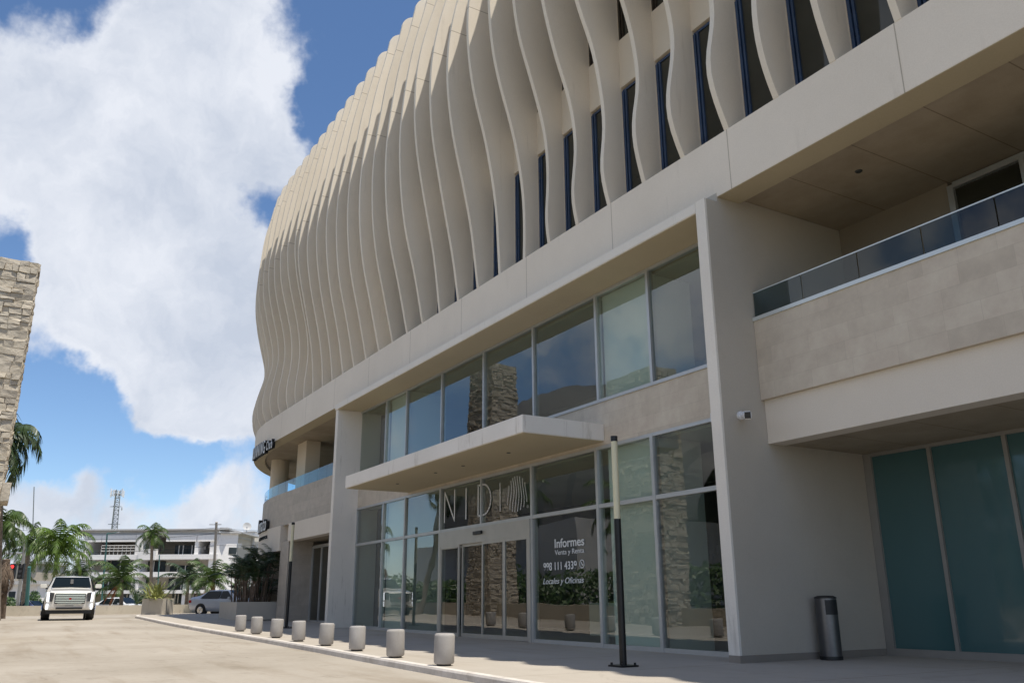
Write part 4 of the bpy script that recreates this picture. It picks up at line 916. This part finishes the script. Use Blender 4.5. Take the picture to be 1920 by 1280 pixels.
    MB().add([Vector((2.65*k, a*k, b*k)) for a, b in ((-.05, .89), (-.04, .83), (0, .80), (.04, .83), (.05, .89))]+[Vector((2.63*k, a*k, b*k)) for a, b in ((-.05, .89), (-.04, .83), (0, .80), (.04, .83), (.05, .89))], [(0, 1, 2, 3, 4), (9, 8, 7, 6, 5)]+[(i, (i+1) % 5, 5+(i+1) % 5, 5+i) for i in range(5)]).build('emblem', M_redl, g)
    MB().box(2.5*k, 2.605*k, -.52*k, .52*k, .43*k, .50*k).build('lower_intake', M_blkpl, e)
    MB().box(2.58*k, 2.61*k, -.16*k, .16*k, .535*k, .60*k).build('licence_plate', simple('plate_grey', (.5, .48, .45), .5), e)
    MB().box(-2.4*k, 2.48*k, -.88*k, .88*k, .24*k, .38*k).build('sill', M_blkpl, e)
    plate([(1.02, -.06, 1.50), (1.02, .06, 1.50), (.80, .06, 1.70), (.80, -.06, 1.70)], 'rear_view_mirror', M_blkpl, .03)
    return e
suv((-54.6, -9.05, gz(-54, -9)-KH+.05), math.atan2(-13.28+9.05, 52.2)+R(1.0))
def sedan(loc, rz, name, lb, paint, sc=1.0, group=None):
    e = empty(name, loc, rz, lb, 'car', group)
    k = 1/S*sc; sec = []
    for x, w_, zb, zbelt, wr, zr in ((-2.2, .70, .5, .9, .6, 1.0), (-2.15, .80, .34, .95, .66, 1.06), (-1.95, .84, .28, .96, .66, 1.09), (-1.55, .85, .24, .96, .62, 1.16), (-.95, .85, .22, .95, .56, 1.45), (-.2, .85, .22, .94, .57, 1.49), (.35, .85, .22, .94, .56, 1.44), (1.15, .85, .22, .94, .66, 1.0),
                                     (1.6, .84, .25, .9, .66, .94), (2.0, .80, .3, .78, .6, .82), (2.15, .70, .38, .62, .52, .68)):
        sec.append([(a*k, b*k, c*k) for a, b, c in ringsec(x, w_, zb, zbelt, wr, zr)])
    loft(sec).build('body', paint, e, smooth=True)
    for sg in (1, -1):
        for a, b, c_, d_ in ((.88, .02, .40, .02), (-.06, -1.35, -.06, -.95)):
            P = [Vector(((x)*k, sg*y*k, z*k)) for x, y, z in ((a, .845, .97), (b, .845, .97), (d_, .63, 1.38), (c_, .63, 1.38))]
            n = Vector((0, sg, .35)).normalized()*.03
            MB().add([p-n*.3 for p in P]+[p+n for p in P], [(0, 1, 2, 3), (7, 6, 5, 4), (0, 4, 5, 1), (1, 5, 6, 2), (2, 6, 7, 3), (3, 7, 4, 0)]).build('side_window', M_cglass, e)
        for wx in (1.32, -1.3):
            MB().tube([(wx*k, sg*.6*k, .33*k), (wx*k, sg*.86*k, .33*k)], .365*k, 24).build('wheel_arch', M_blkpl, e)
            wheel(e, wx*k, sg*.77*k, .305*k, .21*k)
        MB().box(-2.19*k, -1.98*k, min(sg*.5, sg*.83)*k, max(sg*.5, sg*.83)*k, .72*k, .88*k).build('tail_light', M_redl, e, bevel=.02)
        MB().box(1.9*k, 2.1*k, min(sg*.45, sg*.76)*k, max(sg*.45, sg*.76)*k, .58*k, .72*k).build('headlight', M_lens, e, bevel=.02)
        MB().box(.62*k, .78*k, min(sg*.86, sg*1.0)*k, max(sg*.86, sg*1.0)*k, .93*k, 1.06*k).build('door_mirror', paint, e, bevel=.02)
    MB().add([Vector(p)*k for p in ((1.13, -.62, 1.0), (1.13, .62, 1.0), (.42, .52, 1.42), (.42, -.52, 1.42), (1.16, -.62, 1.02), (1.16, .62, 1.02), (.45, .52, 1.45), (.45, -.52, 1.45))], [(0, 3, 2, 1), (4, 5, 6, 7), (0, 1, 5, 4), (1, 2, 6, 5), (2, 3, 7, 6), (3, 0, 4, 7)]).build('windshield', M_cglass, e)
    return e
a = AT(352, 1149, 62); b2 = AT(470, 1149, 60.5); dd = (b2-a); dd.z = 0
rzs = math.atan2(dd.y, dd.x); c0 = a+dd.normalized()*2.2/S; sedan((c0.x+.4, c0.y+.5, gz(-66, 0)-KH+.0), rzs, 'silver_sedan', 'silver sedan parked side on, partly behind the long planter', M_silver)
q = at2(55, 1131, 84, .0); sedan((q.x, q.y, -.25), rzs+.1, 'parked_car', 'dark blue car whose roof shows above the wall left of the white vehicle', M_bpaint)
q = at2(226, 1131, 86, .0); sedan((q.x, q.y, -.12), rzs-.05, 'parked_car', 'white car whose roof shows above the wall right of the white vehicle', M_wpaint, 1.08)

# ------------------------------------------------------------------ street furniture in the distance
def pole_at(px0, py0, px1, py1, dep, r, mat, name, lb, cat, base_z=None, arm=None, head=None):
    b_ = AT(px0, py0, dep); t_ = AT(px1, py1, dep)
    if base_z is not None: b_.z = base_z
    e = empty(name, b_, label=lb, cat=cat); tt = t_-b_
    MB().tube([(0, 0, 0), tt], [r, r*.8], 10).build('pole', mat, e, smooth=True)
    if arm: arm(e, tt)
    if head: head(e, tt)
    return e
rgt = Vector((_r2.x, _r2.y, 0)).normalized(); fwd = Vector((_f.x, _f.y, 0)).normalized()
def armL(e, tt): MB().tube([tt*.80, tt*.80-rgt*2.6], .07, 8).build('arm', M_galv, e)
def heads(e, tt):
    for dx, on in ((-.62, True), (.02, False)):
        h = MB().box(-.19, .19, -.15, .15, -.55, .55).build('signal_head', M_blkpl, e, bevel=.02); h.location = tt*.52+rgt*dx-fwd*.1; h.rotation_euler = (0, 0, math.atan2(rgt.y, rgt.x))
        for j in range(3):
            l = MB().lathe([(.12, 0), (.12, .03)], (0, 0, 0), 14).build('signal_lens', M_redon if (on and j == 0) else M_lens, h); l.rotation_euler = (R(90), 0, 0); l.location = (0, -.155, .34-j*.34)
pole_at(33, 1134, 48, 1012, 64, .13, M_galv, 'traffic_light', 'grey leaning traffic light with a red lamp lit at the far left', 'traffic light', arm=armL, head=heads)
pole_at(50, 1134, 55, 1062, 66, .15, M_tealp, 'street_post', 'short thick teal post beside the traffic light', 'post')
def lampheads(e, tt):
    MB().tube([tt, tt+rgt*.9+Vector((0, 0, .1))], .05, 6).build('arm', M_tealp, e); o = MB().box(-.35, .35, -.12, .12, -.06, .05).build('lamp_head', M_galv, e, bevel=.02); o.location = tt+rgt*1.1+Vector((0, 0, .1))
pole_at(190, 1132, 201, 1000, 88, .09, M_tealp, 'street_lamp', 'thin teal street pole in front of the white building, left of the coconut palm', 'street pole', head=lampheads)
pole_at(294, 1132, 299, 1040, 92, .07, M_tealp, 'street_lamp', 'thin teal street pole right of the slim palm', 'street pole')
def cross(e, tt):
    for z_ in (.97, .87): MB().tube([tt*z_-rgt*.7, tt*z_+rgt*.5], .05, 6).build('crossarm', M_galv, e)
pole_at(398, 1132, 406, 978, 86, .16, M_pole, 'utility_pole', 'concrete utility pole with wires in front of the white building', 'utility pole', head=cross)
def hd(e, tt):
    MB().box(-.2, .2, -.2, .2, -.25, .2).build('floodlight', M_galv, e).location = tt+rgt*.2
    MB().box(-.2, .2, -.2, .2, -.1, .1).build('floodlight', M_galv, e).location = tt*.75-rgt*.2
pole_at(444, 1100, 445, 1022, 90, .08, M_galv, 'floodlight_pole', 'thin dark pole with small floodlights near the right white block', 'street pole', head=hd)
pole_at(60, 1040, 64, 912, 150, .10, M_galv, 'radio_mast', 'very thin distant mast above the palms at the left', 'mast')
# overhead wires
m = MB()
for y0, y1, y2 in ((985, 989, 992), (998, 1000, 985), (1024, 1022, 1012)):
    A = AT(-60, y0, 84); B = AT(406, y1, 86); Cc = AT(560, y2, 92)
    for P0, P1, sg in ((A, B, .6), (B, Cc, .2)):
        m.tube([P0.lerp(P1, i/10)-Vector((0, 0, sg*4*(i/10)*(1-i/10))) for i in range(11)], .016, 4, caps=False)
tag(m.build('overhead_wires', M_blkpl), 'thin black overhead wires strung to the concrete utility pole', 'wires')

# telecom mast
b_ = AT(211, 1010, 170); t_ = AT(220.5, 918, 170); e = empty('telecom_mast', b_, label='lattice telecom mast with panel antennas above the white building', cat='mast'); tt = t_-b_
m = MB(); wd = .55
cor = [rgt*wd+fwd*wd*.6, -rgt*wd+fwd*wd*.6, -fwd*wd]
for c_ in cor: m.tube([c_*1.1, tt+c_*.8], .09, 5)
n_ = 12
for i in range(n_):
    for j in range(3):
        m.tube([tt*(i/n_)+cor[j], tt*((i+1)/n_)+cor[(j+1) % 3]], .05, 4, caps=False); m.tube([tt*(i/n_)+cor[j], tt*(i/n_)+cor[(j+1) % 3]], .05, 4, caps=False)
m.build('lattice', M_galv, e)
for z_, r_ in ((.97, 1.1), (.9, 1.1), (.66, 1.2), (.30, 1.2)):
    m = MB(); m.tube([tt*z_-rgt*r_, tt*z_+rgt*r_], .07, 5); m.tube([tt*z_-fwd*r_, tt*z_+fwd*r_], .07, 5); m.build('platform', M_galv, e)
for i in range(9):
    a = i/9*6.28; o = MB().box(-.14, .14, -.08, .08, -.65, .65).build('antenna', M_wpaint, e); o.location = tt*(.95 if i % 2 else .92)+Vector((math.cos(a), math.sin(a), 0))*1.2; o.rotation_euler = (0, 0, a)
o = MB().lathe([(.05, .2), (.35, .1), (.45, 0)], n=16).build('dish', M_wpaint, e); o.location = tt*.62+rgt*1.3; o.rotation_euler = (R(90), 0, 0)

# ------------------------------------------------------------------ white building in the distance
def bframe(dep, px0, px1, lb, name='white_building', depth1=None):
    a = AT(px0, 1131, dep); b_ = AT(px1, 1131, depth1 or dep); d_ = b_-a; d_.z = 0
    e = empty(name, (a.x, a.y, 0), math.atan2(d_.y, d_.x), lb, 'building'); e['W'] = 0; del e['W']
    return e, d_.length
DP = 110.0
bw, WW = bframe(DP, 128, 402, 'long white three storey building with recessed balconies behind the palms')
ux = lambda px: (px-128)/274*WW
uz = lambda py: 1.1+(1131-py)/FPX*DP*1.0
m = MB()
m.box(0, WW, 6, 14, -.5, uz(1003)); m.build('rear_wall', M_bcream, bw)
MB().box(-1, WW+1.2, -.5, 14.5, uz(996), uz(993.5)).build('roof_slab', M_bgrey, bw)
MB().box(0, WW, 0, 14, uz(1004), uz(996)-.01).build('roof_parapet', M_bgrey, bw)
m = MB()
for a, b_ in ((150, 176), (177, 242), (300, 357), (360, 398)): m.box(ux(a), ux(b_), -.25, .15, uz(1017), uz(1004.5))
m.build('shade_fascia', M_bwhite, bw)
m = MB().box(ux(243), ux(256), -.3, 6, -.5, uz(1004)).box(ux(355), ux(362), -.1, 6, uz(1042), uz(1004)).box(ux(384), ux(402), -.1, 6, -.5, uz(1004)).box(ux(143), ux(152), -.1, 6, -.5, uz(1004)).box(ux(340), ux(352), -.1, 6, -.5, uz(1082)).build('pier', M_bwhite, bw)
m = MB().box(0, WW, -.4, 6, uz(1050), uz(1041)).box(0, WW, -.4, 6, uz(1082), uz(1073)).box(0, WW, -.4, 6, uz(1112), uz(1106)).build('floor_band', M_bwhite, bw)
MB().box(ux(252), ux(285), -.6, .1, uz(1051), uz(1031)).build('balcony_front', M_bwhite, bw)
MB().box(ux(150), ux(243), 5.0, 6, uz(1041), uz(1017)).build('upper_room_wall', M_bcream, bw); MB().box(ux(362), ux(384), 4.0, 6, uz(1041), uz(1017)).build('upper_room_wall', M_bcream, bw)
m = MB()
for i in range(3): z_ = uz(1034-i*5); m.tube([(ux(178), -.2, z_), (ux(242), -.2, z_)], .05, 4)
for i in range(9): x_ = ux(178+i*8); m.tube([(x_, -.2, uz(1041)), (x_, -.2, uz(1024))], .04, 4)
m.build('railing', M_bgrey, bw)
for a, b_, c_, d_ in ((306, 330, 1022, 1041), (331, 356, 1022, 1041), (168, 182, 1049, 1062), (186, 240, 1050, 1073), (258, 290, 1052, 1072), (300, 345, 1060, 1073), (160, 236, 1084, 1105), (244, 262, 1084, 1100), (300, 338, 1084, 1106), (200, 236, 1113, 1130), (262, 292, 1113, 1130), (310, 328, 1113, 1130), (338, 352, 1113, 1130), (362, 366, 1024, 1030), (371, 375, 1022, 1028)):
    w_ = MB().box(ux(a), ux(b_), 2.0, 2.3, uz(d_), uz(c_)).build('window', M_bwin, bw)
    f = MB()
    for q in range(1, 3): x_ = ux(a)+(ux(b_)-ux(a))*q/3; f.box(x_-.06, x_+.06, 1.95, 2.0, uz(d_), uz(c_))
    f.build('window_frame', M_bwhite, w_)
MB().box(0, WW, 2.3, 6, -.5, uz(1042)).build('gallery_wall', M_bcream, bw)
m = MB(); x0, x1, y0, y1, z0, z1 = ux(292), ux(346), 5, 11, uz(993), uz(986)
m.add([(x0, y0, z0), (x1, y0, z0), (x1, y1, z0), (x0, y1, z0), (x0+.6, y0+1, z1), (x1-2.4, y0+1, z1), (x1-2.4, y1-1, z1), (x0+.6, y1-1, z1)], [(0, 3, 2, 1), (4, 5, 6, 7), (0, 1, 5, 4), (1, 2, 6, 5), (2, 3, 7, 6), (3, 0, 4, 7)]).build('rooftop_house', M_bwhite, bw)
MB().box(ux(380), ux(395), 4, 6, uz(993), uz(986)).build('rooftop_unit', M_bgrey, bw)
# side wing and tower block
wg, W2 = bframe(DP, 402, 436, 'short angled white side wing at the right end of the long white building', depth1=111)
MB().box(0, W2, 0, 8, -.5, uz(1002)).build('wall', M_bwhite, wg); MB().box(-.3, W2+.3, -.4, 8, uz(1002), uz(1002)+.25).build('roof', M_bgrey, wg)
for i in range(2):
    w_ = MB().box(1.2+i*3, 2.2+i*3, -.05, .1, uz(1040), uz(1028)).build('window', M_bwin, wg)
tb, W3 = bframe(124, 426, 486, 'pale white block with a satellite dish on its stair tower')
vz = lambda py: 1.1+(1131-py)/FPX*124
MB().box(0, W3, 0, 10, -.5, vz(1008)).build('wall', M_bwhite, tb)
MB().box(W3*.44, W3*.70, -1.0, 5, -.5, vz(1001)).build('stair_tower', M_bgrey, tb)
MB().box(W3*.40, W3*.74, -1.3, 5.3, vz(1001), vz(1000)+.05).build('tower_cap', M_bgrey, tb)
for x_ in (.38, .50):
    MB().box(W3*x_-.25, W3*x_+.45, -.06, .1, vz(1043), vz(1032)).build('window', M_bwin, tb)
dsh = empty('satellite_dish', (0, 0, 0), label='grey satellite dish on top of the stair tower', cat='satellite dish')
p_ = AT(462, 1000, 123.5); dsh.location = p_
o = MB().lathe([(.04, -.16), (.42, -.08), (.62, .1), (.60, .1), (.40, -.06)], n=20).build('reflector', M_bgrey, dsh, smooth=True); o.location = (0, 0, 1.0); o.rotation_euler = (R(70), 0, math.atan2(rgt.y, rgt.x)+.5)
MB().tube([(0, 0, 0), (0, 0, 1.0)], .08, 6).build('mount', M_galv, dsh)
# low white house at far left
lh, W4 = bframe(100, 2, 66, 'small white house with grey roof behind the traffic light', 'small_house')
MB().box(0, W4, 0, 8, -.5, 3.4).build('wall', M_bwhite, lh); MB().box(-.4, W4+.4, -.6, 8, 3.4, 3.8).build('roof', M_bgrey, lh)
for i in range(3): MB().box(.7+i*1.3, 1.5+i*1.3, -.04, .1, 1.5, 2.6).build('window', M_bwin, lh)
lh2, W5 = bframe(118, 20, 60, 'cream upper house with brown shutters above the traffic light', 'small_house')
MB().box(0, W5, 0, 8, -.5, 6.6).build('wall', M_bcream, lh2); MB().box(-.3, W5+.3, -.4, 8, 6.6, 6.9).build('roof', M_bgrey, lh2); MB().box(.6, 2.2, -.04, .1, 4.2, 5.4).build('window', M_bwin, lh2)

# ------------------------------------------------------------------ across the driveway, seen in the reflections
_q = AT(1085, 800, 96); rp = empty('ribbed_pavilion', (_q.x, -_q.y, 0), R(8), 'dark ribbed shell roof across the driveway seen mirrored in the upper panes', 'building')
m = MB(); nr, ns = 40, 24; V = []; F = []
for i in range(nr+1):
    a0 = i/nr; rr = 17*math.sin(math.pi*(.10+.80*a0)); x_ = (a0-.5)*56
    for j in range(ns+1):
        b0 = math.pi*j/ns; q_ = rr*(1.0 if i % 2 else .955); V.append((x_, math.cos(b0)*q_*.9, 7+math.sin(b0)*q_))
for i in range(nr):
    for j in range(ns): a = i*(ns+1)+j; F.append((a, a+1, a+ns+2, a+ns+1))
m.add(V, F).build('shell', M_ribs, rp); MB().box(-22, 22, -12, 12, -.5, 7.5).build('base', M_bgrey, rp)
ob, Wz = bframe(60, 0, 10, 'pale office block across the driveway behind the palms', 'office_block'); ob.location = (-20, -62, 0); ob.rotation_euler = (0, 0, 0)
MB().box(-30, 10, -10, 0, -.5, 12).build('wall', M_bgrey, ob)
for i in range(9):
    for j in range(3):
        MB().box(-28+i*4.2, -25+i*4.2, -.02, .08, 1.5+j*3.6, 3.8+j*3.6).build('window', M_bwin, ob)

rnd = random.Random(77); m = MB()
for i in range(16000):
    x = rnd.uniform(-95, 12); h = 3.2+1.6*noise.noise(Vector((x*.13, 0, 0)))+1.1*noise.noise(Vector((x*.5, 3, 0)))
    z = h*rnd.random()**.8; y = -25+rnd.gauss(0, 1.0)*(1.2-.5*z/h); p = Vector((x, y, z-.1))
    a = Vector((rnd.uniform(-1, 1), rnd.uniform(-1, 1), rnd.uniform(-1, 1))).normalized()*.22; b_ = a.cross(Vector((rnd.random(), rnd.random(), 1))).normalized()*.13
    m.quad(p-a, p-b_, p+a, p+b_)
tag(m.build('shrub_belt', M_hedge), 'dark belt of shrubs across the driveway', kind='stuff')

# ------------------------------------------------------------------ to metres
for o in list(SC.objects):
    if o.parent is None and o.type in ('MESH', 'EMPTY'):
        o.location = Vector(o.location)*S; o.scale = (o.scale[0]*S, o.scale[1]*S, o.scale[2]*S)
